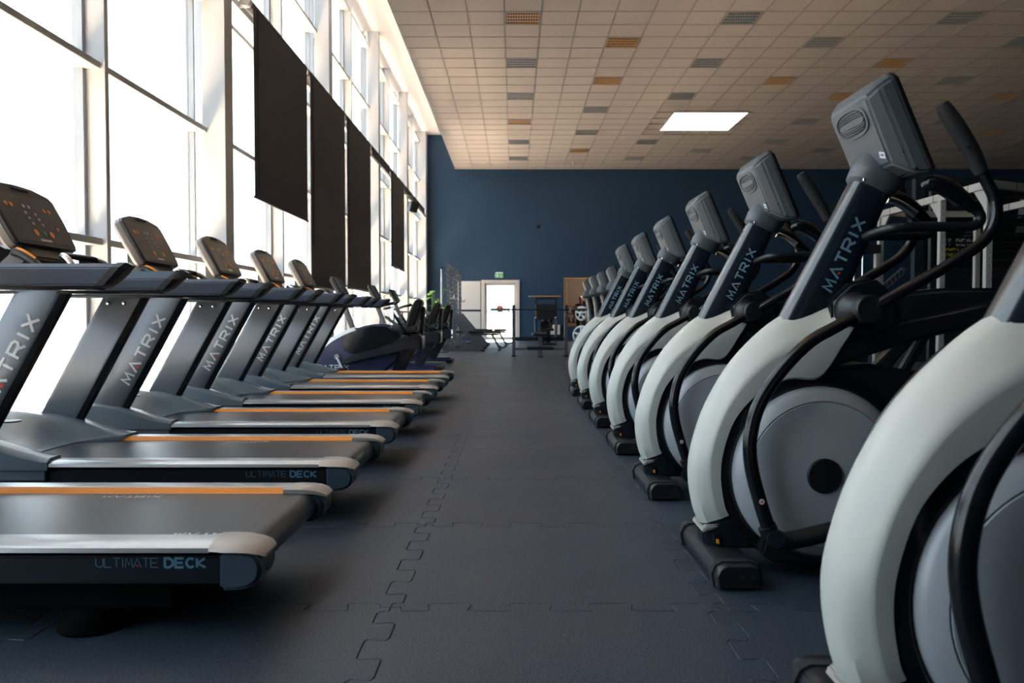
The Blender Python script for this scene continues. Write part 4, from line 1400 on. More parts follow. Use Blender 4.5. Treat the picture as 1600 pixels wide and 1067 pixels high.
    B(MB().tube(spline([(-2.10, -0.02, 1.02), (-2.02, -0.20, 1.04), (-1.92, -0.26, 1.06), (-1.86, -0.24, 1.08)], 5), 0.015, 10), 'front_handlebar', 'black_gloss')
    B(MB().tube(spline([(-2.10, 0.02, 1.02), (-2.02, 0.20, 1.04), (-1.92, 0.26, 1.06), (-1.86, 0.24, 1.08)], 5), 0.015, 10), 'front_handlebar', 'black_gloss')
    return root


rb = make_recumbent()
rb.location = (-1.85, 10.4, 0)
rb['label'] = 'nearest recumbent bike, glossy dark blue body with silver front band'
copy_thing(rb, (-1.85, 13.0, 0), 'second recumbent bike, seat back showing behind the nearest bike')
copy_thing(rb, (-1.85, 15.2, 0), 'farthest recumbent bike, seat back closest to the rack posts')

# ================================================================== UPRIGHT BIKES (dark, at the end of the white row)


def make_upright():
    o_ = 1.35
    root = thing('upright_bike', '', 'exercise bike', (o_, 0, 0), 'dark upright bikes behind the white row')

    def B(mb, name, m, parent=root, **kw):
        return mb.build(name, m, parent, org=(o_, 0, 0), **kw)
    rings = []
    for x, z, hx, hy in ((1.40, 0.52, 0.12, 0.07), (1.375, 0.70, 0.095, 0.062), (1.355, 0.90, 0.078, 0.056), (1.33, 1.08, 0.072, 0.054), (1.30, 1.18, 0.07, 0.053)):
        rings.append([Vector((x + hx * abs(math.cos(a)) ** 0.7 * math.copysign(1, math.cos(a)), hy * abs(math.sin(a)) ** 0.7 * math.copysign(1, math.sin(a)), z)) for a in [2 * PI * k / 20 for k in range(20)]])
    cl = B(MB().loft(rings), 'column', 'column_black')
    tb = MB()
    text(tb, 'MATRIX', lambda u, v: Vector((1.385 - v - u * 0.13, -0.0645, 0.66 + u)), 0.030, 1.0, 0.36, 0.19)
    B(tb, 'logo_lettering', 'print_steel', cl, fix=False)
    rings = []
    for x, z, hx, hy in ((1.30, 1.165, 0.08, 0.062), (1.285, 1.20, 0.10, 0.085), (1.285, 1.26, 0.085, 0.075), (1.29, 1.32, 0.05, 0.05)):
        rings.append([Vector((x + hx * abs(math.cos(a)) ** 0.8 * math.copysign(1, math.cos(a)), hy * abs(math.sin(a)) ** 0.8 * math.copysign(1, math.sin(a)), z)) for a in [2 * PI * k / 20 for k in range(20)]])
    B(MB().loft(rings), 'console_neck', 'ell_console')
    Mx = Matrix.Translation((1.275, 0, 1.37)) @ Matrix.Rotation(math.radians(-22), 4, 'Y')
    r0 = [(-0.13, -0.07), (0.13, -0.07), (0.125, 0.095), (-0.125, 0.095)]
    r1 = [(-0.17, -0.12), (0.17, -0.12), (0.16, 0.125), (-0.16, 0.125)]
    con = B(MB().loft([[Vector((-0.055, u, v)) for u, v in r0], [Vector((-0.01, u, v)) for u, v in r1], [Vector((0.05, u, v)) for u, v in r1]]).xf(Mx), 'console', 'ell_console', bevel=0.010, seg=2)
    B(MB().loft([[Vector((0.046, u * 1.01, v * 1.01)) for u, v in r1], [Vector((0.062, u * 0.97, v * 0.97)) for u, v in r1]]).xf(Mx), 'console_panel', 'black_plastic', con)
    B(MB().box(-0.0535, -0.052, -0.03, 0.03, -0.012, 0.012).xf(Mx @ Matrix.Translation((-0.004, 0.0, -0.045))), 'label_sticker', 'print_white', con)
    prof = [(p.x, p.y) for p in spline([(0.98, 0.12), (1.0, 0.34), (1.12, 0.55), (1.32, 0.66), (1.55, 0.62), (1.75, 0.46), (1.80, 0.25), (1.78, 0.10)], 5)]
    B(MB().prism(prof, -0.085, 0.085), 'body_shell', 'black_plastic', bevel=0.03, seg=3, angle=25)
    B(MB().bar((1.62, 0, 0.50), (1.80, 0, 0.86), 0.06, 0.06, (1, 0, 0)), 'seat_post', 'chrome', bevel=0.008)
    B(MB().loft([[Vector((x, y, z)) for y, z in ((-hw, z0), (hw, z0), (hw, z1), (-hw, z1))] for x, z0, z1, hw in ((1.66, 0.87, 0.92, 0.03), (1.80, 0.86, 0.94, 0.07), (1.95, 0.87, 0.96, 0.13))]), 'saddle', 'black_vinyl', bevel=0.015, seg=3)
    for s in (-1, 1):
        B(MB().tube(spline([(1.34, s * 0.02, 1.08), (1.42, s * 0.14, 1.10), (1.52, s * 0.20, 1.12), (1.50, s * 0.20, 1.20), (1.40, s * 0.18, 1.26)], 5), 0.016, 10), 'handlebar', 'black_gloss')
        cr = Vector((1.40, s * 0.11, 0.30))
        e = cr + Vector((0.08, s * 0.01, -0.15)) * s
        B(MB().bar(cr, e, 0.02, 0.035, (0, 1, 0)), 'crank_arm', 'chrome', bevel=0.004)
        B(MB().box(e.x - 0.05, e.x + 0.05, min(e.y, e.y + s * 0.10), max(e.y, e.y + s * 0.10), e.z - 0.012, e.z + 0.012), 'pedal', 'black_rubber', bevel=0.004)
    for x in (0.96, 1.86):
        B(MB().box(x - 0.05, x + 0.05, -0.26, 0.26, 0.0, 0.08), 'stabilizer', 'black_plastic', bevel=0.015)
    B(MB().bar((0.96, 0, 0.09), (1.86, 0, 0.09), 0.09, 0.07), 'base_beam', 'black_plastic', bevel=0.01)
    return root


ub = make_upright()
ul = ['nearest dark upright bike, tallest of the four consoles beyond the white trainers', 'second dark upright bike of the four beyond the white trainers',
      'third dark upright bike of the four beyond the white trainers', 'farthest dark upright bike, leftmost console, beside the white plates']
ub.location = (1.35, 10.55, 0)
ub['label'] = ul[0]
for k in range(1, 4):
    copy_thing(ub, (1.35, 10.55 + 1.2 * k, 0), ul[k])

# ================================================================== FREE WEIGHT AREA BY THE DOOR


def make_rack():
    root = thing('squat_rack', '', 'rack', (-1.6, 0, 0), 'squat racks beside the white boards')

    def B(mb, name, m, parent=root, **kw):
        return mb.build(name, m, parent, **kw)
    for y in (-0.75, 0.75):
        p = B(MB().box(-0.04, 0.04, y - 0.04, y + 0.04, 0.0, 2.15), 'post', 'rack_grey', bevel=0.006)
        hb = MB()
        for q in range(14):
            hb.box(-0.008, 0.008, y - 0.0415, y - 0.0402, 0.35 + q * 0.125, 0.366 + q * 0.125)
        h = B(hb, 'post_holes', 'print_white', p)
        h['kind'] = 'stuff'
        B(MB().bar((0.04, y, 0.92), (0.78, y, 0.05), 0.06, 0.10, (1, 0, 0)), 'slanted_brace', 'rack_grey', bevel=0.008)
        B(MB().bar((-0.35, y, 0.045), (0.85, y, 0.045), 0.08, 0.07), 'foot_beam', 'rack_grey', bevel=0.008)
        B(MB().box(0.80, 0.90, y - 0.05, y + 0.05, 0.0, 0.05), 'rubber_foot', 'black_rubber', bevel=0.006)
        B(MB().box(0.055, 0.15, y - 0.03, y + 0.03, 1.28, 1.31).box(0.135, 0.15, y - 0.03, y + 0.03, 1.31, 1.37), 'bar_hook', 'chrome', bevel=0.003)
    B(MB().box(-0.04, 0.04, -0.71, 0.71, 2.05, 2.13), 'top_beam', 'rack_grey', bevel=0.006)
    B(MB().box(-0.30, -0.22, -0.71, 0.71, 0.02, 0.09), 'floor_beam', 'rack_grey', bevel=0.006)
    B(MB().tube([(-0.06, -0.71, 1.9), (-0.06, 0.71, 1.9)], 0.016, 10), 'pull_up_bar', 'chrome')
    return root


rk = make_rack()
rk.location = (-1.6, 20.75, 0)
rk['label'] = 'nearer grey squat rack with perforated posts and slanted braces'
copy_thing(rk, (-1.6, 23.75, 0), 'farther grey squat rack, closer to the exit door')
t = thing('slim_pole', 'slim pale pole standing beside the racks in front of plant', 'pole', (-1.70, 19.4, 0))
MB().cyl((0, 0, 0.02), (0, 0, 1.98), 0.022, 12).build('shaft', 'bike_silver', t)
MB().lathe([(0.15, 0), (0.15, 0.015), (0.03, 0.03)], (0, 0, 0), n=20).build('base', 'dark_metal', t)
MB().lathe([(0.026, 1.975), (0.028, 2.0), (0.012, 2.02)], (0, 0, 0), n=12).build('tip', 'dark_metal', t)


def make_bench(rz=0):
    root = thing('flat_bench', '', 'bench', (0, 0, 0), 'weight benches in front of the racks')
    B = lambda mb, name, m, **kw: mb.build(name, m, root, **kw)
    B(MB().box(-0.60, 0.12, -0.14, 0.14, 0.43, 0.49), 'back_pad', 'black_vinyl', bevel=0.018, seg=3)
    B(MB().box(0.15, 0.52, -0.14, 0.14, 0.43, 0.49), 'seat_pad', 'black_vinyl', bevel=0.018, seg=3)
    B(MB().bar((-0.55, 0, 0.40), (0.48, 0, 0.40), 0.06, 0.05), 'spine', 'rack_grey', bevel=0.005)
    B(MB().bar((0.30, 0, 0.40), (0.50, 0, 0.04), 0.06, 0.05, (1, 0, 0)), 'leg', 'rack_grey', bevel=0.005)
    B(MB().bar((-0.30, 0, 0.40), (-0.50, 0, 0.04), 0.06, 0.05, (1, 0, 0)), 'leg', 'rack_grey', bevel=0.005)
    B(MB().box(0.46, 0.54, -0.24, 0.24, 0.0, 0.05), 'foot', 'rack_grey', bevel=0.008)
    B(MB().box(-0.54, -0.46, -0.24, 0.24, 0.0, 0.05), 'foot', 'rack_grey', bevel=0.008)
    B(MB().tube(spline([(0.47, 0, 0.12), (0.56, 0, 0.06), (0.66, 0, 0.09), (0.70, 0, 0.15)], 5), 0.018, 8), 'handle', 'dark_metal')
    for s in (-1, 1):
        B(MB().lathe([(0.05, s * 0.19), (0.05, s * 0.225)], (-0.57, 0, 0.05), 'Y', n=16), 'wheel', 'black_rubber')
    return root


bn_ = make_bench()
bn_.location = (-0.85, 20.75, 0)
bn_['label'] = 'nearer low black padded bench in front of the slanted braces'
copy_thing(bn_, (-0.72, 23.75, 0), 'farther low black padded bench, just left of the exit door')

# bench press station
t = thing('bench_press', 'grey bench press station with two short uprights, in front of exit door', 'bench press', (0.56, 17.5, 0))
for s in (-1, 1):
    x = s * 0.555
    p = MB().box(x - 0.035, x + 0.035, -0.04, 0.04, 0.0, 1.10).build('upright', 'steel_grey', t, bevel=0.006)
    for z in (0.72, 0.90, 1.04):
        MB().box(x - 0.02, x + 0.02, -0.10, -0.04, z, z + 0.025).box(x - 0.02, x + 0.02, -0.10, -0.085, z + 0.025, z + 0.055).build('bar_hook', 'chrome', p)
    MB().box(x - 0.05, x + 0.05, -0.16, 0.40, 0.0, 0.04).build('foot', 'dark_metal', t, bevel=0.008)
MB().box(-0.52, 0.52, -0.03, 0.03, 0.335, 0.415).build('cross_beam', 'dark_metal', t, bevel=0.006)
MB().box(-0.52, 0.52, -0.025, 0.025, 0.135, 0.185).build('cross_beam', 'steel_grey', t, bevel=0.006)
MB().box(-0.17, 0.17, -0.45, 0.65, 0.44, 0.50).build('bench_pad', 'black_vinyl', t, bevel=0.02, seg=3)
MB().box(-0.04, 0.04, -0.36, -0.28, 0.0, 0.44).build('leg', 'steel_grey', t, bevel=0.005)
MB().box(-0.04, 0.04, 0.45, 0.53, 0.0, 0.44).build('leg', 'steel_grey', t, bevel=0.005)
MB().box(-0.28, 0.28, -0.38, -0.26, 0.15, 0.22).build('foot_rest', 'black_rubber', t, bevel=0.01)
MB().box(-0.06, 0.06, -0.40, -0.24, 0.0, 0.02).build('foot', 'dark_metal', t)
t = thing('barbell', 'long steel barbell resting across the bench press uprights', 'barbell', (0.56, 17.43, 1.0))
MB().cyl((-0.66, 0, 0), (0.66, 0, 0), 0.014, 12).build('bar', 'dark_metal', t)
for s in (-1, 1):
    MB().cyl((s * 0.66, 0, 0), (s * 1.05, 0, 0), 0.025, 14).build('sleeve', 'steel_grey', t)
    MB().cyl((s * 0.645, 0, 0), (s * 0.675, 0, 0), 0.036, 14).build('collar', 'chrome', t)

# seated machine behind it
t = thing('leg_machine', 'black seated strength machine against the navy wall right of door', 'machine', (0.98, 24.8, 0))
MB().loft([[Vector((x, y, z)) for x, y in ((-hw, -0.06), (hw, -0.06), (hw, 0.06), (-hw, 0.06))] for z, hw in ((0.70, 0.20), (0.85, 0.30), (1.18, 0.34), (1.22, 0.32))]).build('backrest', 'black_vinyl', t, bevel=0.02, seg=3)
MB().box(-0.22, 0.22, -0.55, -0.05, 0.42, 0.50).build('seat', 'black_vinyl', t, bevel=0.02, seg=3)
for s in (-1, 1):
    MB().tube(spline([(s * 0.30, 0.1, 0.04), (s * 0.32, 0.05, 0.5), (s * 0.33, 0.0, 0.78), (s * 0.28, -0.1, 0.82)], 5), 0.03, 10).build('side_frame', 'steel_grey', t)
    MB().box(s * 0.30 - 0.03, s * 0.30 + 0.03, 0.18, 0.24, 0.0, 1.42).build('upright', 'dark_metal', t, bevel=0.005)
    MB().tube(spline([(s * 0.13, -0.15, 0.45), (s * 0.15, -0.35, 0.70), (s * 0.06, -0.45, 0.72)], 5), 0.035, 10).build('thigh_roller', 'black_rubber', t)
MB().box(-0.34, 0.34, 0.17, 0.25, 1.36, 1.44).build('top_beam', 'dark_metal', t, bevel=0.005)
MB().box(-0.14, 0.14, 0.10, 0.26, 0.05, 0.75).build('weight_stack', 'black_plastic', t, bevel=0.005)
MB().box(-0.30, 0.30, -0.6, 0.3, 0.0, 0.06).build('base_frame', 'dark_metal', t, bevel=0.01)
MB().cyl((0, -0.02, 0.06), (0, -0.3, 0.44), 0.04, 12).build('seat_post', 'steel_grey', t)
t = thing('golden_bar', 'short brass-coloured bar lying across the top of the black machine', 'bar', (0.98, 24.98, 1.461))
MB().cyl((-0.50, 0, 0), (0.45, 0, 0), 0.014, 12).build('shaft', 'wood_gold', t)
MB().lathe([(0.02, -0.02), (0.025, 0.0), (0.01, 0.02)], (-0.5, 0, 0), 'X', n=12).build('tip', 'print_white', t)
MB().cyl((0.28, 0, 0), (0.45, 0, 0), 0.018, 12).build('grip', 'wood_gold', t)


def plate(R, name_lab, loc, rz):
    t = thing('weight_plate', name_lab, 'weight plate', loc, 'white weight plates on the plate tree', rz)
    ring = MB()
    prof = [(R, -0.018), (R, 0.018), (R * 0.86, 0.018), (R * 0.86, -0.018)]
    n = 40
    rings = []
    for k in range(n + 1):
        a = 2 * PI * k / n
        rings.append([Vector((r_ * math.cos(a), h, r_ * math.sin(a))) for r_, h in prof])
    ring.loft(rings, caps=False)
    ring.build('rim', 'plate_white', t)
    MB().lathe([(R * 0.30, -0.02), (R * 0.30, 0.02), (R * 0.12, 0.02), (R * 0.12, -0.02), (R * 0.30, -0.02)], (0, 0, 0), 'Y', n=24, caps=False).build('hub', 'plate_white', t)
    for k in range(5):
        a = 2 * PI * k / 5 + 0.3
        p0 = Vector((R * 0.26 * math.cos(a), 0, R * 0.26 * math.sin(a)))
        p1 = Vector((R * 0.90 * math.cos(a), 0, R * 0.90 * math.sin(a)))
        MB().bar(p0, p1, 0.028, R * 0.22, Vector((-math.sin(a), 0, math.cos(a)))).build('spoke', 'plate_white', t, bevel=0.003)
    return t


PX, PY = 1.85, 21.6
t = thing('plate_tree', 'dark upright stand holding white weight plates', 'plate stand', (PX, PY, 0))
MB().box(-0.04, 0.04, -0.04, 0.04, 0.05, 1.25).build('post', 'dark_metal', t, bevel=0.006)
MB().bar((-0.32, 0.0, 0.04), (0.32, 0.0, 0.04), 0.08, 0.06).build('foot_beam', 'dark_metal', t, bevel=0.006)
MB().bar((0, -0.3, 0.035), (0, 0.3, 0.035), 0.08, 0.06).build('foot_beam', 'dark_metal', t, bevel=0.006)
rzp = math.radians(-32)
ax_ = Vector((math.sin(-rzp) * -1, -math.cos(rzp), 0))
for z in (0.36, 0.93):
    MB().cyl((0, 0, z), Vector((0, 0, z)) + ax_ * 0.24, 0.024, 12).build('peg', 'chrome', t)
for k, (z, R, off, lab) in enumerate(((0.36, 0.26, 0.12, 'large white spoked weight plate at the bottom of the stand, rear one'),
                                      (0.36, 0.235, 0.17, 'large white spoked weight plate at the bottom of the stand, front one'),
                                      (0.93, 0.19, 0.12, 'small white spoked weight plate at the top of the stand, rear one'),
                                      (0.93, 0.165, 0.17, 'small white spoked weight plate at the top of the stand, front one'))):
    c = Vector((PX, PY, z)) + ax_ * off
    plate(R, lab, c, rzp)

# bar counter, bottles and the person behind the opening
t = thing('bar_shelf', 'dark shelf unit with bottles inside the bar opening', 'shelf', (2.3, 29.8, 0))
for z in (0.62, 0.92):
    MB().box(-0.5, 1.0, -0.15, 0.15, z, z + 0.03).build('board', 'dark_metal', t)
for x in (-0.5, 1.0):
    MB().box(x - 0.02, x + 0.02, -0.15, 0.15, 0.0, 1.18).build('side_panel', 'dark_metal', t)
MB().box(-0.5, 1.0, -0.17, 0.17, 1.18, 1.22).build('top', 'wood_gold', t)


def bottle(x, z, m, lab, h=0.2):
    t = thing('bottle', lab, 'bottle', (x, 29.72, z), 'bottles on the bar shelf')
    MB().lathe([(0.03, 0), (0.034, 0.01), (0.034, h * 0.6), (0.012, h * 0.8), (0.012, h)], (0, 0, 0), n=14).build('glass', m, t)
    MB().lathe([(0.015, h), (0.015, h + 0.02)], (0, 0, 0), n=10).build('cap', 'black_plastic', t)


for x, z, m, lab in ((1.95, 0.95, 'black_gloss', 'dark bottle at the left end of the upper bar shelf'), (2.14, 0.95, 'bottle_pink', 'pink bottle on the upper bar shelf'),
                     (2.24, 0.95, 'bottle_amber', 'amber bottle on the upper bar shelf'), (2.0, 0.65, 'bottle_amber', 'amber bottle on the lower bar shelf'),
                     (2.17, 0.65, 'bottle_blue', 'blue bottle on the lower bar shelf')):
    bottle(x, z, m, lab)


def make_person():
    root = thing('person', 'person in black top seen from behind in the bar opening', 'person', (2.50, 30.6, 0))
    me = bpy.data.meshes.new('body')
    J = {'pel': (0, 0, 0.84), 'waist': (0, 0, 0.98), 'chest': (0, 0.0, 1.16), 'upch': (0, 0.0, 1.27), 'neck': (0, 0.01, 1.345), 'hb': (0, 0.015, 1.40),
         'ls': (-0.17, 0, 1.265), 'le': (-0.22, 0.02, 1.02), 'lw': (-0.20, 0.16, 0.84), 'lp': (-0.19, 0.24, 0.82),
         'rs': (0.17, 0, 1.265), 're': (0.22, 0.02, 1.02), 'rw': (0.20, 0.16, 0.84), 'rp': (0.19, 0.24, 0.82),
         'lh': (-0.09, 0, 0.80), 'lk': (-0.10, 0.01, 0.44), 'la': (-0.10, -0.02, 0.08), 'lt': (-0.11, 0.14, 0.035),
         'rh': (0.09, 0, 0.80), 'rk': (0.10, 0.01, 0.44), 'ra': (0.10, -0.02, 0.08), 'rt': (0.11, 0.14, 0.035)}
    R_ = {'pel': 0.13, 'waist': 0.12, 'chest': 0.135, 'upch': 0.115, 'neck': 0.052, 'hb': 0.055, 'ls': 0.062, 'le': 0.042, 'lw': 0.028, 'lp': 0.03, 'rs': 0.062, 're': 0.042, 'rw': 0.028, 'rp': 0.03,
          'lh': 0.09, 'lk': 0.06, 'la': 0.042, 'lt': 0.035, 'rh': 0.09, 'rk': 0.06, 'ra': 0.042, 'rt': 0.035}
    E = [('pel', 'waist'), ('waist', 'chest'), ('chest', 'upch'), ('upch', 'neck'), ('neck', 'hb'), ('upch', 'ls'), ('ls', 'le'), ('le', 'lw'), ('lw', 'lp'), ('upch', 'rs'), ('rs', 're'), ('re', 'rw'), ('rw', 'rp'),
         ('pel', 'lh'), ('lh', 'lk'), ('lk', 'la'), ('la', 'lt'), ('pel', 'rh'), ('rh', 'rk'), ('rk', 'ra'), ('ra', 'rt')]
    names = list(J)
    me.from_pydata([J[n] for n in names], [(names.index(a), names.index(b)) for a, b in E], [])
    ob = bpy.data.objects.new('body', me)
    col.objects.link(ob)
    ob.parent = root
    sk = ob.modifiers.new('skin', 'SKIN')
    for i, n in enumerate(names):
        me.skin_vertices[0].data[i].radius = (R_[n], R_[n] * (0.75 if n in ('pel', 'waist', 'chest', 'upch') else 1.0))
        me.skin_vertices[0].data[i].use_root = n == 'pel'
    sb = ob.modifiers.new('sub', 'SUBSURF')
    sb.levels = sb.render_levels = 2
    me.materials.append(MATS['black_cloth'])
    hd = MB()
    rings = []
    for k in range(13):
        t = k / 12
        a = PI * t
        z = 1.50 - 0.112 * math.cos(a) + 0.0
        rx = 0.074 * math.sin(a) ** 0.8 * (0.86 + 0.14 * t)
        ry = 0.094 * math.sin(a) ** 0.8 * (0.84 + 0.16 * t)
        rings.append([Vector((max(rx, 0.004) * math.cos(2 * PI * q / 18), 0.02 + max(ry, 0.004) * math.sin(2 * PI * q / 18), z)) for q in range(18)])
    hd.loft(rings)
    h = hd.build('head', 'skin', root)
    for s in (-1, 1):
        MB().lathe([(0.004, -0.012), (0.024, -0.006), (0.026, 0.004), (0.01, 0.012)], (s * 0.077, 0.015, 1.495), 'X', n=12).build('ear', 'skin', h)
        MB().lathe([(0.003, -0.003), (0.010, 0.0), (0.003, 0.003)], (s * 0.03, 0.105, 1.505), 'Y', n=10).build('eye', 'print_white', h)
        for q in range(5):
            p0 = Vector((s * (0.165 + 0.014 * q), 0.24, 0.822))
            MB().tube([p0, p0 + Vector((0, 0.045 - 0.006 * abs(q - 2), -0.005)), p0 + Vector((0, 0.075 - 0.01 * abs(q - 2), -0.02))], 0.007, 6).build('finger', 'skin', root)
    MB().tube(spline([(0, 0.108, 1.52), (0, 0.128, 1.485), (0, 0.112, 1.478)], 4), 0.011, 8).build('nose', 'skin', h)
    MB().box(-0.022, 0.022, 0.100, 0.107, 1.447, 1.455).build('mouth', 'red_print', h, bevel=0.002)
    rings = []
    for k in range(7):
        t = k / 6
        a = PI * (0.56 + 0.44 * t)
        z = 1.502 - 0.114 * math.cos(a)
        rings.append([Vector((0.077 * max(math.sin(a), 0.04) ** 0.8 * math.cos(2 * PI * q / 18), 0.014 + 0.096 * max(math.sin(a), 0.04) ** 0.8 * math.sin(2 * PI * q / 18), z)) for q in range(18)])
    MB().loft(rings).build('hair', 'console_shell', root)
    return root


make_person()

# plant by the window
t = thing('potted_plant', 'leafy green plant with broad leaves in front of the navy corner', 'plant', (-2.25, 24.2, 0))
MB().lathe([(0.16, 0), (0.20, 0.42), (0.21, 0.45), (0.18, 0.45), (0.17, 0.40)], (0, 0, 0), n=24).build('pot', 'pot_grey', t)
MB().lathe([(0.001, 0.41), (0.172, 0.405)], (0, 0, 0), n=20).build('soil', 'soil', t)
for k in range(13):
    a = 2 * PI * k / 13 * 2.4 + 0.3
    hgt = 0.95 + 0.75 * ((k * 7) % 13) / 13
    rad = 0.15 + 0.27 * ((k * 5) % 13) / 13
    base = Vector((0.05 * math.cos(a), 0.05 * math.sin(a), 0.41))
    tip = Vector((rad * math.cos(a), rad * math.sin(a), hgt))
    MB().tube(spline([base, base.lerp(tip, 0.5) + Vector((0, 0, 0.08)), tip], 4), 0.009, 6).build('stem', 'stem_green', t)
    dr = Vector((math.cos(a), math.sin(a), 0.25 - 0.5 * ((k * 3) % 5) / 5)).normalized()
    sd = dr.cross(Vector((0, 0, 1))).normalized()
    nn = sd.cross(dr)
    L_, W_ = 0.27, 0.085
    vs, fs = [], []
    for i in range(8):
        u = i / 7
        wv = W_ * math.sin(PI * min(1, u * 0.96 + 0.04)) ** 0.7
        dn = -0.10 * u * u
        for sd_ in (-1, 0, 1):
            vs.append(tip + dr * (L_ * u) + sd * (wv * sd_) + nn * (0.02 * abs(sd_) * (1 - u)) + Vector((0, 0, dn)))
    for i in range(7):
        fs += [(i * 3, i * 3 + 1, i * 3 + 4, i * 3 + 3), (i * 3 + 1, i * 3 + 2, i * 3 + 5, i * 3 + 4)]
    lf = MB().add(vs, fs).build('leaf', 'leaf_green', t)
    so = lf.modifiers.new('thick', 'SOLIDIFY')
    so.thickness = 0.003

# railing by the windows
t = thing('railing', 'thin black railing standing in front of the far windows', 'railing', (-2.85, 19.5, 0))
MB().tube([(0, 0, 0.97), (0.30, 3.9, 0.97)], 0.02, 10).build('handrail', 'dark_metal', t)
for k in range(5):
    q = k / 4
    MB().cyl((0.30 * q, 3.9 * q, 0.0), (0.30 * q, 3.9 * q, 0.97), 0.018, 8).build('post', 'dark_metal', t)


# spin bikes by the windows
def make_spin():
    root = thing('spin_bike', '', 'exercise bike', (0, 0, 0), 'spin bikes by the far windows')
    B = lambda mb, name, m, **kw: mb.build(name, m, root, **kw)
    B(MB().lathe([(0.22, -0.02), (0.235, -0.012), (0.235, 0.012), (0.22, 0.02), (0.18, 0.01), (0.001, 0.012)], (-0.42, 0, 0.32), 'Y', n=36), 'flywheel', 'steel_grey')
    B(MB().bar((-0.42, 0, 0.32), (-0.05, 0, 0.58), 0.05, 0.07), 'front_fork', 'black_plastic', bevel=0.01)
    B(MB().bar((-0.45, 0, 0.86), (0.30, 0, 0.26), 0.05, 0.07), 'main_tube', 'black_plastic', bevel=0.01)
    B(MB().bar((0.02, 0, 0.20), (0.32, 0, 0.90), 0.05, 0.06, (1, 0, 0)), 'seat_tube', 'black_plastic', bevel=0.01)
    B(MB().bar((-0.38, 0, 0.78), (-0.46, 0, 1.0), 0.045, 0.045, (1, 0, 0)), 'handlebar_post', 'chrome', bevel=0.005)
    B(MB().tube(spline([(-0.30, -0.22, 1.06), (-0.44, -0.20, 1.02), (-0.48, 0, 1.01), (-0.44, 0.20, 1.02), (-0.30, 0.22, 1.06)], 5), 0.016, 8), 'handlebar', 'black_rubber')
    B(MB().loft([[Vector((x, y, z)) for y, z in ((-hw, 0.90), (hw, 0.90), (hw, z1), (-hw, z1))] for x, z1, hw in ((0.16, 0.93, 0.025), (0.30, 0.95, 0.06), (0.44, 0.97, 0.11))]), 'saddle', 'black_vinyl', bevel=0.012)
    B(MB().bar((-0.55, 0, 0.06), (0.50, 0, 0.06), 0.07, 0.06), 'base_beam', 'black_plastic', bevel=0.01)
    for x in (-0.55, 0.50):
        B(MB().box(x - 0.035, x + 0.035, -0.26, 0.26, 0.0, 0.07), 'stabilizer', 'black_plastic', bevel=0.012)
    for s in (-1, 1):
        B(MB().bar((0.05, s * 0.08, 0.28), (0.05 + s * 0.12, s * 0.09, 0.28 - s * 0.11), 0.02, 0.03, (0, 1, 0)), 'crank_arm', 'chrome')
        B(MB().box(0.0 + s * 0.12, 0.10 + s * 0.12, min(s * 0.10, s * 0.19), max(s * 0.10, s * 0.19), 0.268 - s * 0.11, 0.292 - s * 0.11), 'pedal', 'black_rubber')
    return root


sp_ = make_spin()
sp_.location = (-2.30, 17.6, 0)
sp_['label'] = 'nearer black spin bike by the windows behind the recumbent bikes'
copy_thing(sp_, (-2.30, 19.0, 0), 'farther black spin bike by the windows, beside the railing')

# ================================================================== RIG, CABLE MACHINE AND POSTER WALL ON THE RIGHT
structure(MB().box(7.55, 15.0, 15.5, 15.65, 0, 3.45).build('wall_partition', 'dark_wall'), 'dark partition with a poster behind the rig')
t = thing('poster', 'large dark poster with white and yellow lettering behind the rig', 'poster', (7.7, 15.485, 1.75))
MB().box(0, 3.4, -0.012, 0, 0, 1.6).build('sheet', 'print_black', t)
for s, u0, v0, hgt, m, th in (('ASS', 0.66, 1.27, 0.075, 'print_white', 0.26), ('.club', 0.93, 1.27, 0.062, 'print_white', 0.2), ('IST DEINE', 0.30, 0.44, 0.11, 'print_white', 0.24), ('GRENZE', 0.30, 0.24, 0.13, 'print_yellow', 0.26)):
    tb = MB()
    text(tb, s, lambda u, v: Vector((u0 + u, -0.0135, v0 + v)), hgt, 0.62, 0.26, th)
    tb.build('lettering', m, t, fix=False)
for k, (x0, x1, z0, z1, m) in enumerate(((1.75, 2.0, 0.95, 1.35, 'button_white'), (1.70, 2.05, 0.62, 0.86, 'console_shell'), (0.75, 1.05, 0.60, 0.86, 'console_shell'), (2.1, 2.5, 0.9, 1.2, 'hood_grey'))):
    MB().prism([(x0, z0), (x1, z0 + 0.03), (x1 - 0.02, z1), (x0 + 0.05, z1 - 0.02)], -0.0136, -0.0125).build('photo_patch', m, t)
t = thing('wall_bars', 'dark horizontal bar ladder standing in front of the poster wall', 'wall bars', (7.7, 15.2, 0))
for k in range(11):
    z = 1.55 + k * 0.165
    MB().cyl((0.0, 0, z), (4.2, 0, z), 0.022, 8).build('rung', 'dark_metal', t)
for x in (0.0, 2.1, 4.2):
    MB().box(x - 0.03, x + 0.03, -0.05, 0.05, 0.0, 3.3).build('side_post', 'dark_metal', t)

t = thing('training_rig', 'pale grey steel rig of perforated posts and top beams', 'rig', (6.1, 10.6, 0))
RT = 2.60


def rig_post(x, y):
    p = MB().box(x - 0.04, x + 0.04, y - 0.04, y + 0.04, 0.012, RT - 0.10).build('post', 'rack_light', t, bevel=0.004)
    hb = MB()
    for q in range(22):
        hb.lathe([(0.008, -0.0412), (0.008, -0.0402)], (x, y, 0.3 + q * 0.1), 'Y', n=6)
    h = hb.build('post_holes', 'black_rubber', p)
    h['kind'] = 'stuff'
    MB().box(x - 0.10, x + 0.10, y - 0.10, y + 0.10, 0.0, 0.012).build('foot_plate', 'dark_metal', t)


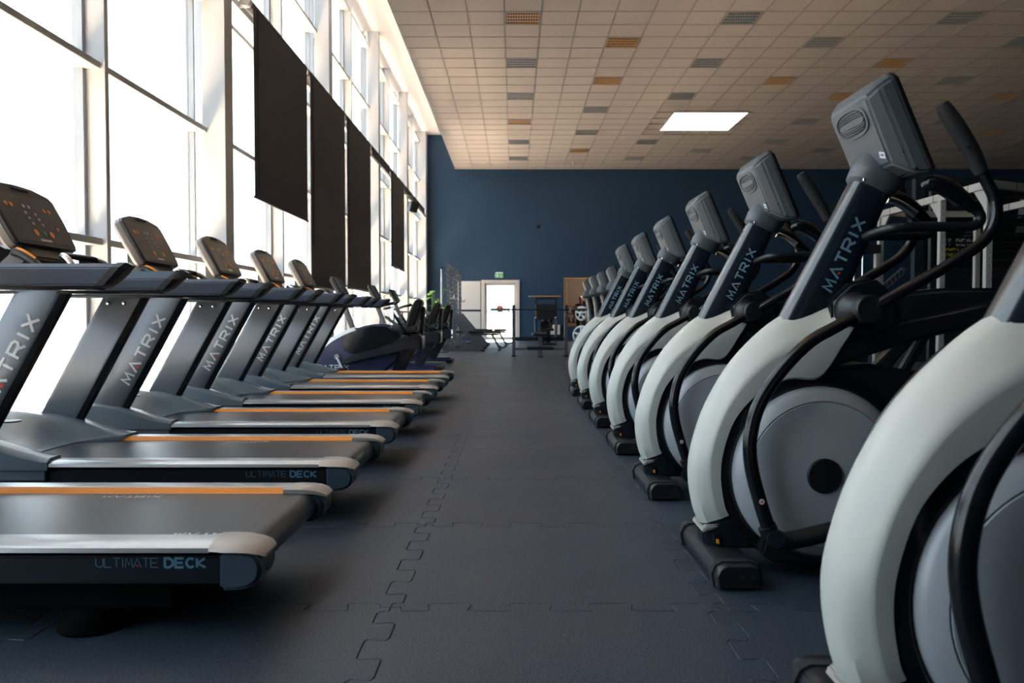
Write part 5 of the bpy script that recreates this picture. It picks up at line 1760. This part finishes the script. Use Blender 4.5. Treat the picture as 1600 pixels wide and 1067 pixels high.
for x, y in ((0, 0.0), (0, 1.15), (0, 3.1), (1.6, 0.75), (1.6, 3.1)):
    rig_post(x, y)


def rig_beam(a, b):
    a, b = Vector(a), Vector(b)
    bm_ = MB().bar((a.x, a.y, RT - 0.05), (b.x, b.y, RT - 0.05), 0.08, 0.10).build('top_beam', 'rack_light', t, bevel=0.004)
    L = (b - a).length
    n = max(2, int(L / 0.42))
    d = (b - a).normalized()
    for k in range(1, n):
        c = a + d * (L * k / n)
        MB().bar((c.x - d.x * 0.006, c.y - d.y * 0.006, RT - 0.05), (c.x + d.x * 0.006, c.y + d.y * 0.006, RT - 0.05), 0.084, 0.104).build('beam_joint', 'dark_metal', bm_)


rig_beam((0, -0.04, 0), (0, 3.14, 0))
rig_beam((0.04, 0.0, 0), (1.6, 0.75, 0))
rig_beam((1.6, 0.75, 0), (1.6, 3.1, 0))
rig_beam((0.04, 3.1, 0), (1.56, 3.1, 0))
for (x, y, sy) in ((0, 0.0, 1), (0, 1.15, 1), (0, 3.1, -1)):
    gs = MB().prism_z([(0, 0), (0.3, 0), (0, 0.3)], -0.01, 0.01)
    M_ = Matrix(((0, 0, 1, x), (sy, 0, 0, y + sy * 0.03), (0, -1, 0, RT - 0.10), (0, 0, 0, 1)))
    gs.xf(M_).build('gusset', 'rack_light', t)

t = thing('cable_machine', 'dark weight stack machine with chrome guide rods left of the rig', 'machine', (5.55, 13.2, 0))
MB().box(-0.35, 0.35, -0.22, 0.22, 0.0, 0.10).build('base', 'dark_metal', t, bevel=0.01)
MB().box(-0.30, 0.30, -0.10, 0.12, 1.86, 2.0).build('head', 'dark_metal', t, bevel=0.01)
for x in (-0.17, -0.12, 0.02):
    MB().cyl((x, -0.06, 0.10), (x, -0.06, 1.86), 0.013, 10).build('guide_rod', 'chrome', t)
MB().box(-0.24, 0.10, -0.12, 0.02, 0.12, 0.85).build('weight_stack', 'black_plastic', t, bevel=0.006)
MB().box(0.24, 0.30, -0.05, 0.05, 0.10, 1.86).build('upright', 'rack_light', t, bevel=0.005)
MB().box(-0.35, -0.29, -0.05, 0.05, 0.10, 1.86).build('upright', 'dark_metal', t, bevel=0.005)
ar = MB().prism([(0.34, 1.20), (0.70, 1.52), (0.74, 1.62), (0.68, 1.64), (0.36, 1.36)], -0.02, 0.02).build('slotted_arm', 'steel_grey', t, bevel=0.006)
for k in range(5):
    c = Vector((0.41 + 0.062 * k, 0, 1.335 + 0.055 * k))
    MB().box(c.x - 0.012, c.x + 0.012, -0.0215, -0.0200, c.z - 0.035, c.z + 0.035).build('slot', 'black_rubber', ar)
MB().box(0.29, 0.40, -0.03, 0.03, 1.22, 1.30).build('arm_bracket', 'dark_metal', t)
